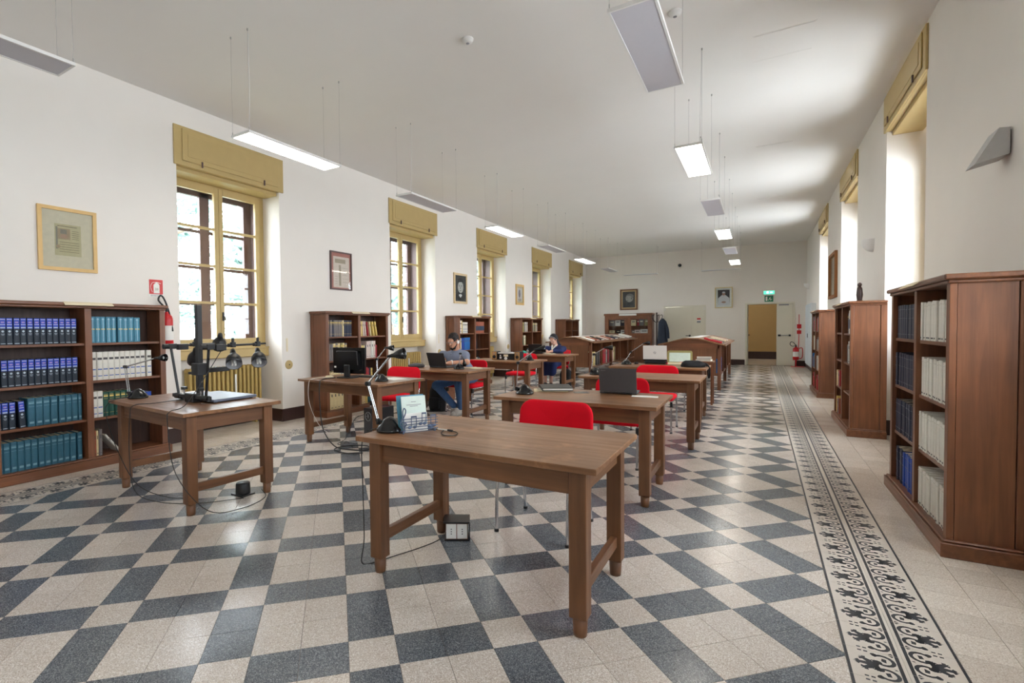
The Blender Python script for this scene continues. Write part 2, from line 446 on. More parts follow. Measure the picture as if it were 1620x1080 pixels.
# frieze tiles: a palmette between two scrolls, one motif per tile
FP = 0.2065; FWD = 0.1935
def frieze_mesh(b, ox=0.0, oy=0.0, flip=1):
    hw = FP / 2 - .0006
    def P(u, v): return ((FWD / 2 - u) * -flip + ox, v + oy)
    def flat(poly, z=0.0003, m=1):
        pts = [P(u, v) for u, v in poly]
        if flip > 0: pass
        vs = [(x, y, z) for x, y in pts]; b.add(vs, [tuple(range(len(vs)))], m)
    base = [P(u, v) for u, v in ((0.0006, -hw), (FWD - .0006, -hw), (FWD - .0006, hw), (0.0006, hw))]
    if flip < 0: base = base[::-1]
    slab(b, base, 0)
    flat([(0.001, -hw), (0.011, -hw), (0.011, hw), (0.001, hw)]); flat([(0.168, -hw), (0.181, -hw), (0.181, hw), (0.168, hw)])
    def leaf(ang, L, w, cx=0.100):
        w *= 1.75; L *= 1.12
        c, s = math.cos(ang), math.sin(ang)
        pr = [(0, -w * .35), (L * .45, -w * .75), (L * .75, -w * .55), (L * .82, -w * 1.15), (L * .97, -w * .5), (L * .9, -w * .2), (L * 1.06, 0), (L * .9, w * .2), (L * .97, w * .5), (L * .82, w * 1.15), (L * .75, w * .55), (L * .45, w * .75), (0, w * .35)]
        flat([(cx - (x * c - y * s), x * s + y * c) for x, y in pr])
    leaf(0, .066, .009); leaf(math.radians(38), .060, .009); leaf(math.radians(-38), .060, .009); leaf(math.radians(82), .034, .008); leaf(math.radians(-82), .034, .008)
    for sgn in (1, -1):
        ring = []; cx, cv = .126, sgn * .048; n = 12
        A = [math.radians(-150 + 300 * i / n) for i in range(n + 1)]
        for i in range(n):
            ro, ri = .040, .0255 + .006 * abs(i - n / 2) / n
            q = []
            for a, r in ((A[i], ro), (A[i + 1], ro), (A[i + 1], ri), (A[i], ri)): q.append((cx + r * math.cos(a), cv + r * math.sin(a)))
            flat(q)
        for dv in (-.030, .030):
            flat([(.099 + .012 * math.cos(t), cv + dv + .010 * math.sin(t)) for t in [k * math.pi / 4 for k in range(8)]])
        for du in (.048, .068):
            flat([(du, sgn * .086), (du + .013, sgn * .086), (du + .013, sgn * .095), (du, sgn * .095)])
        flat([(.104 + .016 * math.cos(t), sgn * .026 + .013 * math.sin(t)) for t in [k * math.pi / 4 for k in range(8)]])
        flat([(.118, sgn * .040), (.134, sgn * .034), (.136, sgn * .060), (.122, sgn * .062)])
        flat([(.148, sgn * .100), (.166, sgn * .100), (.160, sgn * .088)])
    flat([(.150, -.007), (.166, 0), (.150, .007), (.157, 0)])
fmesh = {}
for fl in (1, -1):
    q = MB(); frieze_mesh(q, 0, 0, fl); fmesh[fl] = q.mesh('frieze_tile', [M['frieze'], M['motif']])
rest = MB(); fr_list = []
for x0 in (FRX[0], FLX[0]):
    for k, fl in ((0, 1), (1, -1)):
        cx = x0 + FWD * (k + .5)
        y = 2.54 - FP * 20 + (FP / 2 if k else 0)
        while y < FY - FP / 2:
            if y > BY + FP / 2:
                v = in_view(cx, y); fr_list.append((v[0] if v else 999, cx, y, fl))
            y += FP
fr_list.sort()
for k, (w, cx, y, fl) in enumerate(fr_list):
    if k < 220: link('frieze_tile', fmesh[fl], floor, (cx, y, 0))
    else: frieze_mesh(rest, cx, y, fl)
tag(rest.build('frieze_field', [M['frieze'], M['motif']], floor), kind='stuff')
# plain border tiles along the walls
bt = []; q = MB(); h = TS / 2 - .0010; slab(q, [(-h, -h), (h, -h), (h, h), (-h, h)]); bmesh_ = q.mesh('border_tile', M['border'])
rest = MB()
for x0, nx in ((FRX[1], 5), (FLX[0] - 5 * TS, 5)):
    for i in range(nx):
        for j in range(int((FY - BY) / TS)):
            cx = x0 + TS * (i + .5); cy = BY + TS * (j + .5)
            if cx > RW and not any(a < cy - .1 and cy + .1 < c for a, c in ROP) and cx > RW + .15: continue
            v = in_view(cx, cy) if FLX[0] - .6 < cx < RW else None
            bt.append((v[0] if v else 999, cx, cy))
bt.sort()
for k, (w, cx, cy) in enumerate(bt):
    if k < 140: link('border_tile', bmesh_, floor, (cx, cy, 0))
    else: slab(rest, [(cx - h, cy - h), (cx + h, cy - h), (cx + h, cy + h), (cx - h, cy + h)])
tag(rest.build('border_field', M['border'], floor), kind='stuff')

# ---- windows
def window(n, xw, s, a, c, zt, val, sill=True):
    root = tag(link('window_%d' % n, None, None, (xw, (a + c) / 2, 0)), kind='structure')
    w2 = (c - a) / 2
    dd = lambda d: d - .07 if .3 < d < .515 else d
    X = lambda d0, d1: (min(s * dd(d0), s * dd(d1)), max(s * dd(d0), s * dd(d1)))
    top = 3.40; JW = .085
    b = MB()
    b.box(*X(.44, .51), -w2, -w2 + JW, 1.12, zt); b.box(*X(.44, .51), w2 - JW, w2, 1.12, zt); b.box(*X(.44, .51), -w2 + JW, w2 - JW, top - .07, zt)
    b.box(*X(.44, .51), -w2 + JW, w2 - JW, 1.12, 1.17)
    b.build('frame', M['ochre'], root)
    b = MB(); b.box(*X(.36, .53), -w2 - .0, w2 + .0, .98, 1.115, 0, .006); b.box(*X(.345, .53), -w2, w2, 1.095, 1.12, 0, .005)
    b.build('sill', M['ochre'], root)
    zr = [1.25, 1.745, 2.25, 2.755, 3.24]
    pme = {}
    for sd in (-1, 1):
        y0, y1 = (-w2 + JW, .018) if sd < 0 else (.022, w2 - JW)
        b = MB(); d = X(.425, .475)
        st = .062
        b.box(*d, y0, y0 + st, 1.17, top - .07, 0, .004); b.box(*d, y1 - st, y1, 1.17, top - .07, 0, .004)
        b.box(*d, y0 + st, y1 - st, 1.17, zr[0]); b.box(*d, y0 + st, y1 - st, zr[4], top - .07)
        for z in zr[1:4]: b.box(*X(.432, .468), y0 + st, y1 - st, z - .016, z + .016)
        cs = b.build('casement', M['ochre'], root)
        for k in range(4):
            key = sd
            p = MB(); p.box(*X(.449, .452), y0 + st, y1 - st, zr[k] + (.016 if k else 0), zr[k + 1] - (.016 if k < 3 else 0))
            p.build('pane', M['glass'], cs)
        if sd > 0:
            hd = MB(); hd.box(*X(.405, .425), y0 + .018, y0 + .042, 1.50, 1.62, 0, .004); hd.tube([(s * .335, y0 + .03, 1.56), (s * .305, y0 + .03, 1.56), (s * .30, y0 + .03, 1.50)], .007)
            hd.build('handle', M['blackm'], cs)
    # brown outer window, seen through the panes
    b = MB(); d = X(.66, .71)
    b.box(*d, -w2, -w2 + .13, .98, zt); b.box(*d, w2 - .13, w2, .98, zt); b.box(*d, -.07, .07, 1.2, top - .1); b.box(*d, -w2 + .13, w2 - .13, .98, 1.24); b.box(*d, -w2 + .13, w2 - .13, top - .16, zt)
    for z in zr[1:4]: b.box(*X(.675, .70), -w2 + .13, w2 - .13, z - .02, z + .02)
    for y0, y1 in ((-w2, -w2 + .012), (w2 - .012, w2)): b.box(*X(.50, .745), y0, y1, 1.12, zt - .01)
    b.box(*X(.50, .745), -w2 + .012, w2 - .012, top + .0, zt)
    b.build('outer_frame', M['brownwin'], root)
    # roller-box valance
    z0, z1 = val
    b = MB(); b.box(*X(-.022, .0), -w2 - .035, w2 + .065, z0, z1, 0, .004)
    b.box(*X(.0, .40), -w2 + .002, w2 - .002, z0, z0 + .03); b.box(*X(.05, .40), -w2 + .002, w2 - .002, z0 - .05, z0, 0, .004)
    vb = b.build('valance', M['ochre'], root)
    p = MB(); y0, y1 = -w2 + .06, w2 - .03
    p.box(*X(-.036, -.022), y0, y1, z0 + .06, z1 - .03, 0, .006)
    p.box(*X(-.041, -.036), y0 + .07, y1 - .07, z0 + .12, z1 - .09, 0, .002); p.build('valance_panel', M['ochre'], vb)
    l = MB()
    for yy in (y0 + .25, y1 - .25): l.box(*X(-.05, -.036), yy - .008, yy + .008, z0 + .03, z0 + .10)
    l.build('latch', M['brownwin'], vb)
    return root
k = 1
for a, c in LOP:
    window(k, LW, -1, a, c, 3.45, (3.39, 3.87)); k += 1
for a, c in ROP:
    window(k, RW, 1, a, c, 3.72, (3.70, 4.12)); k += 1
# daylight portals: they only guide sampling of the sky through the openings
for xw, s, ops, zt in ((LW, -1, LOP, 3.4), (RW, 1, ROP, 3.7)):
    for a, c in ops:
        ld = bpy.data.lights.new('window_portal', 'AREA'); ld.shape = 'RECTANGLE'; ld.size = zt - 1.0; ld.size_y = c - a
        ld.cycles.is_portal = True
        lo = link('window_portal', ld, None, (xw + s * .73, (a + c) / 2, (zt + 1.0) / 2))
        lo.rotation_euler = (0, math.radians(90) * (1 if s > 0 else -1), 0)

# ---- doors
d1 = tag(link('door_1', None, None, ((WX0 + WX1) / 2, FY, 0)), kind='structure')
hw = (WX1 - WX0) / 2
b = MB(); b.box(-hw, -hw + .05, -.012, .1, 0, WZ); b.box(hw - .05, hw, -.012, .1, 0, WZ); b.box(-hw + .05, hw - .05, -.012, .1, WZ - .05, WZ)
b.build('door_frame', M['door'], d1)
seam = -hw + .96
b = MB(); b.box(-hw + .053, seam - .002, -.004, .05, .006, WZ - .053, 0, .002); lf = b.build('door_leaf', M['door'], d1)
h_ = MB(); h_.cyl((seam - .07, -.004, 1.02), (seam - .07, -.05, 1.02), .011); h_.tube([(seam - .07, -.05, 1.02), (seam - .20, -.05, 1.02)], .012); h_.cyl((seam - .07, -.004, 1.02), (seam - .07, -.016, 1.02), .035)
h_.build('door_handle', M['black'], lf)
b = MB(); b.box(seam + .002, hw - .053, -.004, .05, .006, WZ - .053, 0, .002); lf2 = b.build('door_leaf', M['door'], d1)
b = MB(); b.box(seam + .17, seam + .29, -.006, -.004, 1.56, 1.60, 0); b.box(seam + .17, seam + .29, -.006, -.004, 1.60, 1.66, 1); b.box(seam + .17, seam + .29, -.006, -.004, 1.49, 1.56, 2); b.build('notice_sticker', [M['paper'], M['signred'], M['grey']], lf2)
b = MB()
for zz in (.3, 1.95): b.cyl((hw - .045, -.02, zz), (hw - .045, -.02, zz + .1), .012, n=8); b.cyl((-hw + .045, -.02, zz), (-hw + .045, -.02, zz + .1), .012, n=8)
b.build('hinge', M['alu'], d1)
d2 = tag(link('door_2', None, None, ((DX0 + DX1) / 2, FY, 0)), kind='structure')
hw = (DX1 - DX0) / 2
b = MB(); b.box(-hw - .05, -hw, -.015, .3, 0, DZ + .05); b.box(hw, hw + .05, -.015, .3, 0, DZ + .05); b.box(-hw, hw, -.015, .3, DZ, DZ + .05)
b.build('door_frame', M['door'], d2)
b = MB(); b.box(hw - .46, hw - .003, .0, .05, .008, DZ - .004, 0, .003); lf = b.build('door_leaf', M['door'], d2)
b = MB(); b.box(hw - .42, hw - .34, -.06, 0, 1.0, 1.06, 0, .006); b.box(hw - .12, hw - .06, -.06, 0, 1.0, 1.06, 0, .006); b.cyl((hw - .36, -.045, 1.03), (hw - .1, -.045, 1.03), .013, m=1)
b.build('panic_bar', [M['black'], M['steel']], lf)
b = MB(); b.box(hw - .40, hw - .12, -.03, 0, DZ - .06, DZ - .02); b.build('door_closer', M['grey'], lf)
b = MB(); b.box(-hw + .0, -hw + .03, .24, .9, .008, DZ - .004); lf = b.build('door_leaf', M['door'], d2)
b = MB(); b.cyl((-hw + .03, .8, 1.03), (-hw + .07, .8, 1.03), .02); b.build('door_handle', M['black'], lf)
# corridor behind the open door
b = MB(); b.box(-2.4, 1.6, 24.0, 24.2, 0, 3.2); b.box(-2.6, -2.4, FY + .3, 24.2, 0, 3.2); b.box(1.6, 1.8, FY + .3, 24.2, 0, 3.2)
tag(b.build('wall_corridor', M['palewall']), kind='structure')
b = MB(); b.box(-2.4, 1.6, 23.985, 24.0, 0, .30); tag(b.build('baseboard_corridor', M['skirt']), kind='structure')
b = MB(); b.box(-2.6, 1.8, FY + .3, 24.2, 3.2, 3.3); tag(b.build('ceiling_corridor', M['ceil']), kind='structure')
b = MB(); b.box(-2.6, 1.8, FY + .3, 24.2, -.1, 0); tag(b.build('floor_corridor', M['border']), kind='structure')
b = MB(); b.box(-.9, .3, 22.2, 22.5, 3.14, 3.2, 0); b.box(-.87, .27, 22.23, 22.47, 3.13, 3.14, 1)  # unseen strip lamp, added only to brighten the corridor
tag(b.build('corridor_light', [M['alu'], pm('corridor_tube', (0.9, .85, .75, 1), .6, emit=((1, .93, .82, 1), 19.0))]), 'ceiling light strip in the ochre corridor beyond the open door', 'light')

# ---- outside: lawn and trees beyond the left windows, pale facade on the other side
b = MB(); b.box(-60, -7.2, -30, 60, -4.2, -4.0)
tag(b.build('lawn', pm('lawn_grass', rgb(118, 122, 100), .95, var=.25, scale=1.5)), 'green lawn below the left windows', 'lawn', kind='structure')
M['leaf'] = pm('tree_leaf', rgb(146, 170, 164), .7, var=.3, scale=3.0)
M['bark'] = pm('tree_bark', rgb(110, 94, 80), .9, var=.3, scale=12, bump=.4)
def tree(x, y, h, r, label, seed, n=3600):
    R = random.Random(seed)
    t = thing('leafy_tree', label, 'tree', (x, y, -4.0), 0, 'trees outside the left windows')
    b = MB(); b.tube(catmull([(0, 0, 0), (.1, .05, h * .3), (-.1, .1, h * .6), (.05, 0, h * .9)], 4), [.28 - .24 * i / 12 for i in range(13)], 9)
    for k in range(9):
        a = R.uniform(0, 6.28); z = h * R.uniform(.35, .8); L = r * R.uniform(.5, .9)
        b.tube([(0, 0, z), (math.cos(a) * L * .5, math.sin(a) * L * .5, z + L * .2), (math.cos(a) * L, math.sin(a) * L, z + L * .45)], [.09, .06, .02], 6)
    b.build('trunk', M['bark'], t)
    b = MB()
    cl = []
    for k in range(26):
        a = R.uniform(0, 6.28); q = R.uniform(.2, 1) ** .6; z = R.uniform(.32, 1.0)
        rr = r * math.sqrt(max(.05, 1 - ((z - .62) / .42) ** 2)) * q
        cl.append((math.cos(a) * rr, math.sin(a) * rr, h * z, R.uniform(.5, 1.0)))
    for k in range(n):
        c = cl[R.randrange(len(cl))]
        d = Vector((R.gauss(0, 1), R.gauss(0, 1), R.gauss(0, .8))); d = d.normalized() * c[3] * R.uniform(.3, 1.15)
        p = Vector(c[:3]) + d; s_ = R.uniform(.14, .28)
        e = Euler((R.uniform(-1, 1), R.uniform(-1, 1), R.uniform(0, 6.28))).to_matrix()
        vs = [p + e @ Vector(v) * s_ for v in ((-1, 0, 0), (-.3, -.45, .1), (1, 0, 0), (-.3, .45, .1))]
        b.add(vs, [(0, 1, 2, 3)])
    tag(b.build('foliage', M['leaf'], t), kind='stuff')
for i, (x, y, h, r, lb) in enumerate([(-13, 4.5, 11.5, 3.0, 'leafy tree seen through the first window from the shelf of blue volumes'), (-18.5, 9.5, 12.5, 3.4, 'taller leafy tree further along outside the left windows'),
        (-12.5, 15.5, 10.5, 3.0, 'leafy tree outside the second left window'), (-20.5, 20, 12.5, 3.6, 'broad leafy tree outside the third left window'), (-13.5, 28.6, 10.0, 2.8, 'leafy tree outside the farthest left windows'),
        (-10.8, 9.9, 8.8, 2.1, 'slender leafy tree close outside the second left window'), (-12.5, 21.3, 10.5, 2.2, 'leafy tree close outside the fourth left window'), (-20.5, 0.2, 13.0, 3.4, 'far leafy tree outside beyond the first left window'), (-22.5, 29.0, 13.0, 3.2, 'farthest tall leafy tree outside the left windows')]):
    tree(x, y, h, r, lb, 30 + i)
# ------------------------------------------------------------------ suspended light panels
def pendant(x, y, lit, label, along='y', L=1.19, Wd=0.27):
    t = thing('pendant_panel_light', label, 'light', (x, y, 3.2), 0 if along == 'y' else math.pi / 2, 'suspended panel lights')
    w, l = Wd / 2, L / 2
    b = MB(); b.box(-w, -w + .014, -l, l, 0, .022); b.box(w - .014, w, -l, l, 0, .022); b.box(-w + .014, w - .014, -l, -l + .014, 0, .022); b.box(-w + .014, w - .014, l - .014, l, 0, .022); b.box(-w + .014, w - .014, -l + .014, l - .014, .014, .022)
    b.build('housing', M['alu'], t)
    b = MB(); b.box(-w + .014, w - .014, -l + .014, l - .014, .003, .012); b.build('diffuser', M['panel_on' if lit else 'panel_off'], t)
    for sx in (-1, 1):
        for sy in (-1, 1):
            b = MB(); b.cyl((sx * (w - .01), sy * (l - .01), .02), (sx * (w - .01), sy * (l - .01), CZ - 3.2 - .004), .0013, n=5); b.cyl((sx * (w - .01), sy * (l - .01), CZ - 3.2 - .02), (sx * (w - .01), sy * (l - .01), CZ - 3.2), .007, n=8)
            b.cyl((sx * (w - .01), sy * (l - .01), .02), (sx * (w - .01), sy * (l - .01), .05), .004, n=6)
            b.build('suspension_wire', M['wire'], t)
    b = MB(); b.tube(catmull([(w - .03, -l + .02, .02), (w - .025, -l + .03, .3), (w - .02, -l + .025, .6), (w - .012, -l + .015, CZ - 3.2)], 5), .0025, 5); b.build('power_cable', M['white'], t)
    return t
ords = ['first', 'second', 'third', 'fourth', 'fifth', 'sixth', 'seventh']
for i, y0 in enumerate((0.42, 2.98, 5.50, 8.10, 10.62, 13.20, 15.80)):
    lit = i in (1, 3, 5)
    pendant(-4.18, y0 + .595, lit, '%s panel light hanging %s from camera in the left row' % ('glowing white' if lit else 'unlit grey', ords[i]))
for i, y0 in enumerate((3.00, 5.62, 8.20, 10.85, 13.46, 16.02)):
    lit = i in (1, 3, 5)
    pendant(-0.64, y0 + .595, lit, '%s panel light hanging %s from camera in the right row' % ('glowing white' if lit else 'unlit grey', ords[i]))
pendant(-3.62, 18.45, False, 'unlit panel light hung crosswise before the far wall, left one', 'x', 1.15)
pendant(-1.12, 18.55, False, 'unlit panel light hung crosswise before the far wall, right one', 'x', 1.15)
for x, y, lb in ((-2.42, 4.23, 'small white smoke detector on the ceiling between the light rows'), (-.66, 4.86, 'small white smoke detector above the near right panel lights')):
    t = thing('smoke_detector', lb, 'smoke detector', (x, y, CZ)); b = MB(); b.lathe([(.0, -.042), (.03, -.042), (.045, -.03), (.052, -.014), (.055, -.014), (.055, 0)], 20); b.build('housing', M['white'], t)
    b = MB(); b.lathe([(0, -.046), (.016, -.046), (.016, -.04)], 12); b.build('sensor', M['grey'], t)
t = thing('ceiling_camera', 'small black dome camera high on the far wall', 'camera', (-2.55, FY, 3.62)); b = MB(); b.lathe([(0.001, .0), (.06, .0), (.06, .03), (.052, .06), (.035, .085), (0.001, .1)], 18, axis=(0, -1, 0)); b.build('dome', M['gloss'], t)
b = MB(); b.lathe([(.07, 0), (.07, .012), (.06, .014)], 18, axis=(0, -1, 0)); b.build('mount', M['white'], t)

# ------------------------------------------------------------------ bookcases (local: back at x=0, front at x=+.36, length along y)
BL, BH, BD = 1.50, 1.65, 0.345
SH = [0.10, 0.49, 0.87, 1.25, 1.595]
def bookcase_proto():
    t = thing('bookcase', 'x', 'bookcase')
    h = BL / 2
    b = MB(); b.box(0, BD + .03, -h - .035, h + .035, 0, .085, 0, .004); b.box(0, BD + .018, -h - .02, h + .02, .085, .10, 0, .006); b.build('plinth', M['swy'], t)
    for s in (-1, 1):
        b = MB(); y0, y1 = (-h, -h + .03) if s < 0 else (h - .03, h)
        b.box(.065, BD - .035, y0 + (0.004 if s < 0 else 0), y1 - (0 if s < 0 else .004), .10, SH[4]); b.box(BD - .032, BD, y0, y1 + (.028 if s < 0 else 0) - (0), .10, SH[4], 0, .002) if s < 0 else b.box(BD - .032, BD, y0 - .028, y1, .10, SH[4], 0, .002)
        b.box(0, .06, y0, y1, .10, SH[4], 0, .003); b.build('side_panel', M['swz'], t)
    b = MB(); b.box(.012, .022, -h + .03, h - .03, .10, SH[4]); b.build('back_panel', M['swback'], t)
    b = MB(); b.box(.022, BD, -.03, .03, .10, SH[4], 0, .002); b.build('divider', M['swz'], t)
    for z in SH[1:4]:
        for s in (-1, 1):
            b = MB(); y0, y1 = (-h + .03, -.03) if s < 0 else (.03, h - .03); b.box(.022, BD - .035, y0, y1, z - .022, z); b.box(BD - .037, BD - .02, y0, y1, z - .024, z, 0, .002); b.build('shelf', M['swy'], t)
    b = MB(); b.box(0, BD + .012, -h - .012, h + .012, SH[4], SH[4] + .022, 0, .006); b.box(0, BD + .03, -h - .03, h + .03, SH[4] + .022, BH, 0, .008); b.build('cornice', M['swy'], t)
    b = MB(); T = Matrix.Translation((BD + .035, 0, BH - .012)) @ Matrix.Rotation(math.radians(35), 4, 'Y'); b.T = T; b.box(-.028, .028, -.21, .21, -.002, .002); b.build('title_strip', M['cream'], t)
    return t
bc = bookcase_proto()
CASES = [('L1', -1, 2.31, 'tall brown bookcase holding blue and teal volumes below the framed manuscript'),
         ('L2', -1, 6.24, 'brown bookcase behind the desk with the black monitor'),
         ('L3', -1, 10.20, 'brown bookcase behind the seated man with headphones'),
         ('L4', -1, 13.62, 'brown bookcase behind the woman in navy'),
         ('L5', -1, 17.26, 'nearly empty brown bookcase, farthest along the left wall'),
         ('R1', 1, 4.715, 'large brown bookcase with white and navy volumes, nearest on the right wall'),
         ('R2', 1, 8.43, 'brown bookcase on the right wall with a statuette on top'),
         ('R3', 1, 12.25, 'brown bookcase on the right wall farthest from the camera')]
POS = {}
for i, (k, s, y, lb) in enumerate(CASES):
    o = bc if i == 0 else copy_tree(bc)
    o.location = (LW + .02, y, 0) if s < 0 else (RW - .02, y, 0); o.rotation_euler = (0, 0, 0 if s < 0 else math.pi)
    tag(o, lb, 'bookcase', 'bookcases along the walls'); POS[k] = o

# ------------------------------------------------------------------ books
BM = {}
def bcol(name, r, g_, b_, rough=.5):
    if name not in BM: BM[name] = pm('book_' + name, rgb(r, g_, b_), rough, var=.12, scale=25)
    return BM[name]
_cov = {}
def book_meshes(th, h, d, cover, spine, style):
    key = (round(th, 3), round(h, 3), round(d, 3), cover.name, style)
    if key in _cov: return _cov[key]
    b = MB(); r = min(.006, th * .3); c = .0022
    # spine with a rounded back (faces +x at x=0), boards either side
    n = 5; pts = [(-.004, -th / 2)] + [(-.004 + r * math.sin(math.pi * i / n), -th / 2 + th * (1 - math.cos(math.pi * i / n)) / 2) for i in range(1, n)] + [(-.004, th / 2)]
    pts = [(x - r + .004, y) for x, y in pts]
    inner = [(-.012, th / 2 - c), (-.012, -th / 2 + c)]
    b.prism(pts + inner, 0, h, 'xy', 0, True)
    b.box(-d, -.010, -th / 2, -th / 2 + c, 0, h); b.box(-d, -.010, th / 2 - c, th / 2, 0, h)
    cov = b.mesh('book', cover)
    p = MB(); p.box(-d + .004, -.012, -th / 2 + c, th / 2 - c, .003, h - .004); pg = p.mesh('page_block', M['cream'] if style != 'white' else M['paper'])
    lb = None; w = th * .36; x = .0006
    q = MB()
    lay = [0]
    def band(z0, z1, m, ww=w): lay[0] += 1; q.box(-.003, x + .0002 * lay[0], -ww, ww, z0 * h, z1 * h, m)
    mats = [M['paper']]
    if style == 'encyclo':
        mats = [bcol('royal', 36, 66, 178), M['paper'], bcol('lilac', 150, 130, 190), bcol('pale', 176, 190, 200)]
        band(.60, .985, 0, th * .43); band(.74, .755, 1); band(.80, .86, 2, w * .7); band(.93, .945, 1); band(.615, .655, 3); band(.04, .06, 3)
        q.cyl((-.002, 0, .50 * h), (x + .0002, 0, .50 * h), w * .55, n=10, m=3); band(.40, .412, 3, w * .7); band(.36, .37, 3, w * .5)
    elif style == 'teal':
        mats = [bcol('tealpale', 120, 158, 172), bcol('tealdark', 30, 66, 84)]
        band(.80, .84, 0); band(.86, .872, 0); band(.70, .708, 0); band(.10, .17, 0, w * .8); band(.94, .95, 1)
    elif style == 'tealgold':
        mats = [M['gold_band'], bcol('tealpale2', 150, 188, 206)]
        band(.50, .545, 0); band(.05, .95, 1, w * .18); band(.88, .93, 1, w * .5)
    elif style == 'digest':
        mats = [bcol('ink', 76, 72, 72), bcol('bandblue', 70, 100, 170)]
        band(.72, .80, 0); band(.36, .40, 1); band(.13, .16, 1)
    elif style == 'white':
        mats = [bcol('ink', 76, 72, 72), bcol('paleline', 190, 186, 176)]
        band(.05, .085, 0, w * .6); band(.90, .91, 1)
    elif style == 'gilt':
        mats = [M['gold_band']]
        band(.80, .87, 0, w); band(.72, .73, 0); band(.15, .16, 0); band(.90, .91, 0)
    elif style == 'faint':
        mats = [bcol('faintgrey', 96, 100, 112)]
        band(.86, .875, 0); band(.60, .61, 0); band(.12, .135, 0)
    elif style == 'block':
        mats = [bcol('bandnavy', 48, 66, 88)]
        band(.22, .62, 0, th * .46)
    else:
        mats = [bcol('ink', 76, 72, 72)]
        band(.66, .80, 0, w * .4); band(.08, .11, 0, w * .6)
    lb = q.mesh('spine_lettering', mats)
    _cov[key] = (cov, pg, lb); return _cov[key]
NBOOK = [0]
def place_book(M4, th, h, d, cover, style, label, group, small=False):
    cov, pg, lb = book_meshes(th, h, d, cover, None, style)
    o = link('book', cov); o.matrix_world = M4
    tag(o, label, 'book', group)
    link('page_block', pg, o); tag(link('spine_lettering', lb, o), kind='stuff')
    NBOOK[0] += 1
    return o
ORD = ['first', 'second', 'third', 'fourth', 'fifth', 'sixth', 'seventh', 'eighth', 'ninth', 'tenth', 'eleventh', 'twelfth', 'thirteenth', 'fourteenth', 'fifteenth', 'sixteenth']
CNAME = {'L1': 'near left bookcase', 'L2': 'monitor-desk bookcase', 'L3': 'bookcase behind the man', 'L4': 'bookcase behind the woman', 'R1': 'near right bookcase', 'R2': 'statuette bookcase'}
LOOK = {'enc_navy': 'blue-topped dark', 'teal': 'teal', 'tealb': 'gold-banded teal', 'offwhite': 'white', 'dkgreen': 'green', 'blue': 'blue', 'navy': 'navy', 'cream': 'cream', 'yellow': 'yellow', 'redbook': 'red', 'greybook': 'grey', 'brownbook': 'brown', 'palepink': 'pale', 'blackbook': 'black', 'brightblue': 'bright blue', 'olive': 'olive', 'rust': 'rust'}
def shelf_run(case, bay, row, specs, label, group, start=None, d=.20, lean=0.0, gap=.0015, front=.045, reverse=False):
    """specs: list of (thickness, height, cover, style[, lean]) laid along the shelf; bay -1 (low y) or +1 in the case's own frame"""
    root = POS[case]
    y = (-BL / 2 + .034 if bay < 0 else .034) if start is None else start
    z = SH[row]; cnt = 0
    for sp in specs:
        th, h, cover, style = sp[:4]; ln = sp[4] if len(sp) > 4 else lean
        if cover is None: y += th; continue
        lab = '%s volume, %s from left on %s %s shelf of the %s' % (LOOK[cover.name[5:]], ORD[cnt], ['bottom', 'third', 'second', 'top'][row], 'left' if bay < 0 else 'right', CNAME[case]); cnt += 1
        wdt = th * math.cos(ln) + h * abs(math.sin(ln))
        fx = BD - (front if case[0] == 'L' else front - .028) - rnd.uniform(0, .012)
        if ln >= 0: T = Matrix.Translation((fx, y + th * math.cos(ln), z + 0.0005)) @ Matrix.Rotation(-ln, 4, 'X') @ Matrix.Translation((0, -th / 2, 0))
        else: T = Matrix.Translation((fx, y + h * math.sin(-ln), z + 0.0005)) @ Matrix.Rotation(-ln, 4, 'X') @ Matrix.Translation((0, th / 2, 0))
        base = Matrix.Translation(root.location) @ root.rotation_euler.to_matrix().to_4x4()
        place_book(base @ T, th, h, d, cover, style, lab, group)
        y += wdt + gap
navyblk = bcol('enc_navy', 26, 38, 52); teal = bcol('teal', 44, 96, 116); tealb = bcol('tealb', 70, 132, 156); wht = bcol('offwhite', 222, 218, 208); grn = bcol('dkgreen', 18, 74, 62)
blu = bcol('blue', 30, 70, 160); navy = bcol('navy', 28, 34, 58); crm = bcol('cream', 226, 208, 160); yel = bcol('yellow', 224, 196, 110); redb = bcol('redbook', 168, 34, 44); gry = bcol('greybook', 120, 112, 110); brn = bcol('brownbook', 122, 84, 56); pnk = bcol('palepink', 220, 200, 190); blk = bcol('blackbook', 34, 32, 34); sky = bcol('brightblue', 26, 104, 176); oli = bcol('olive', 150, 140, 84); rus = bcol('rust', 160, 84, 58)
def jit(n, t0, h0, cover, style, dt=.002, dh=.003):
    return [(t0 + dt * ((i * 7) % 3 - 1), h0 + dh * ((i * 5) % 3 - 1), cover, style) for i in range(n)]
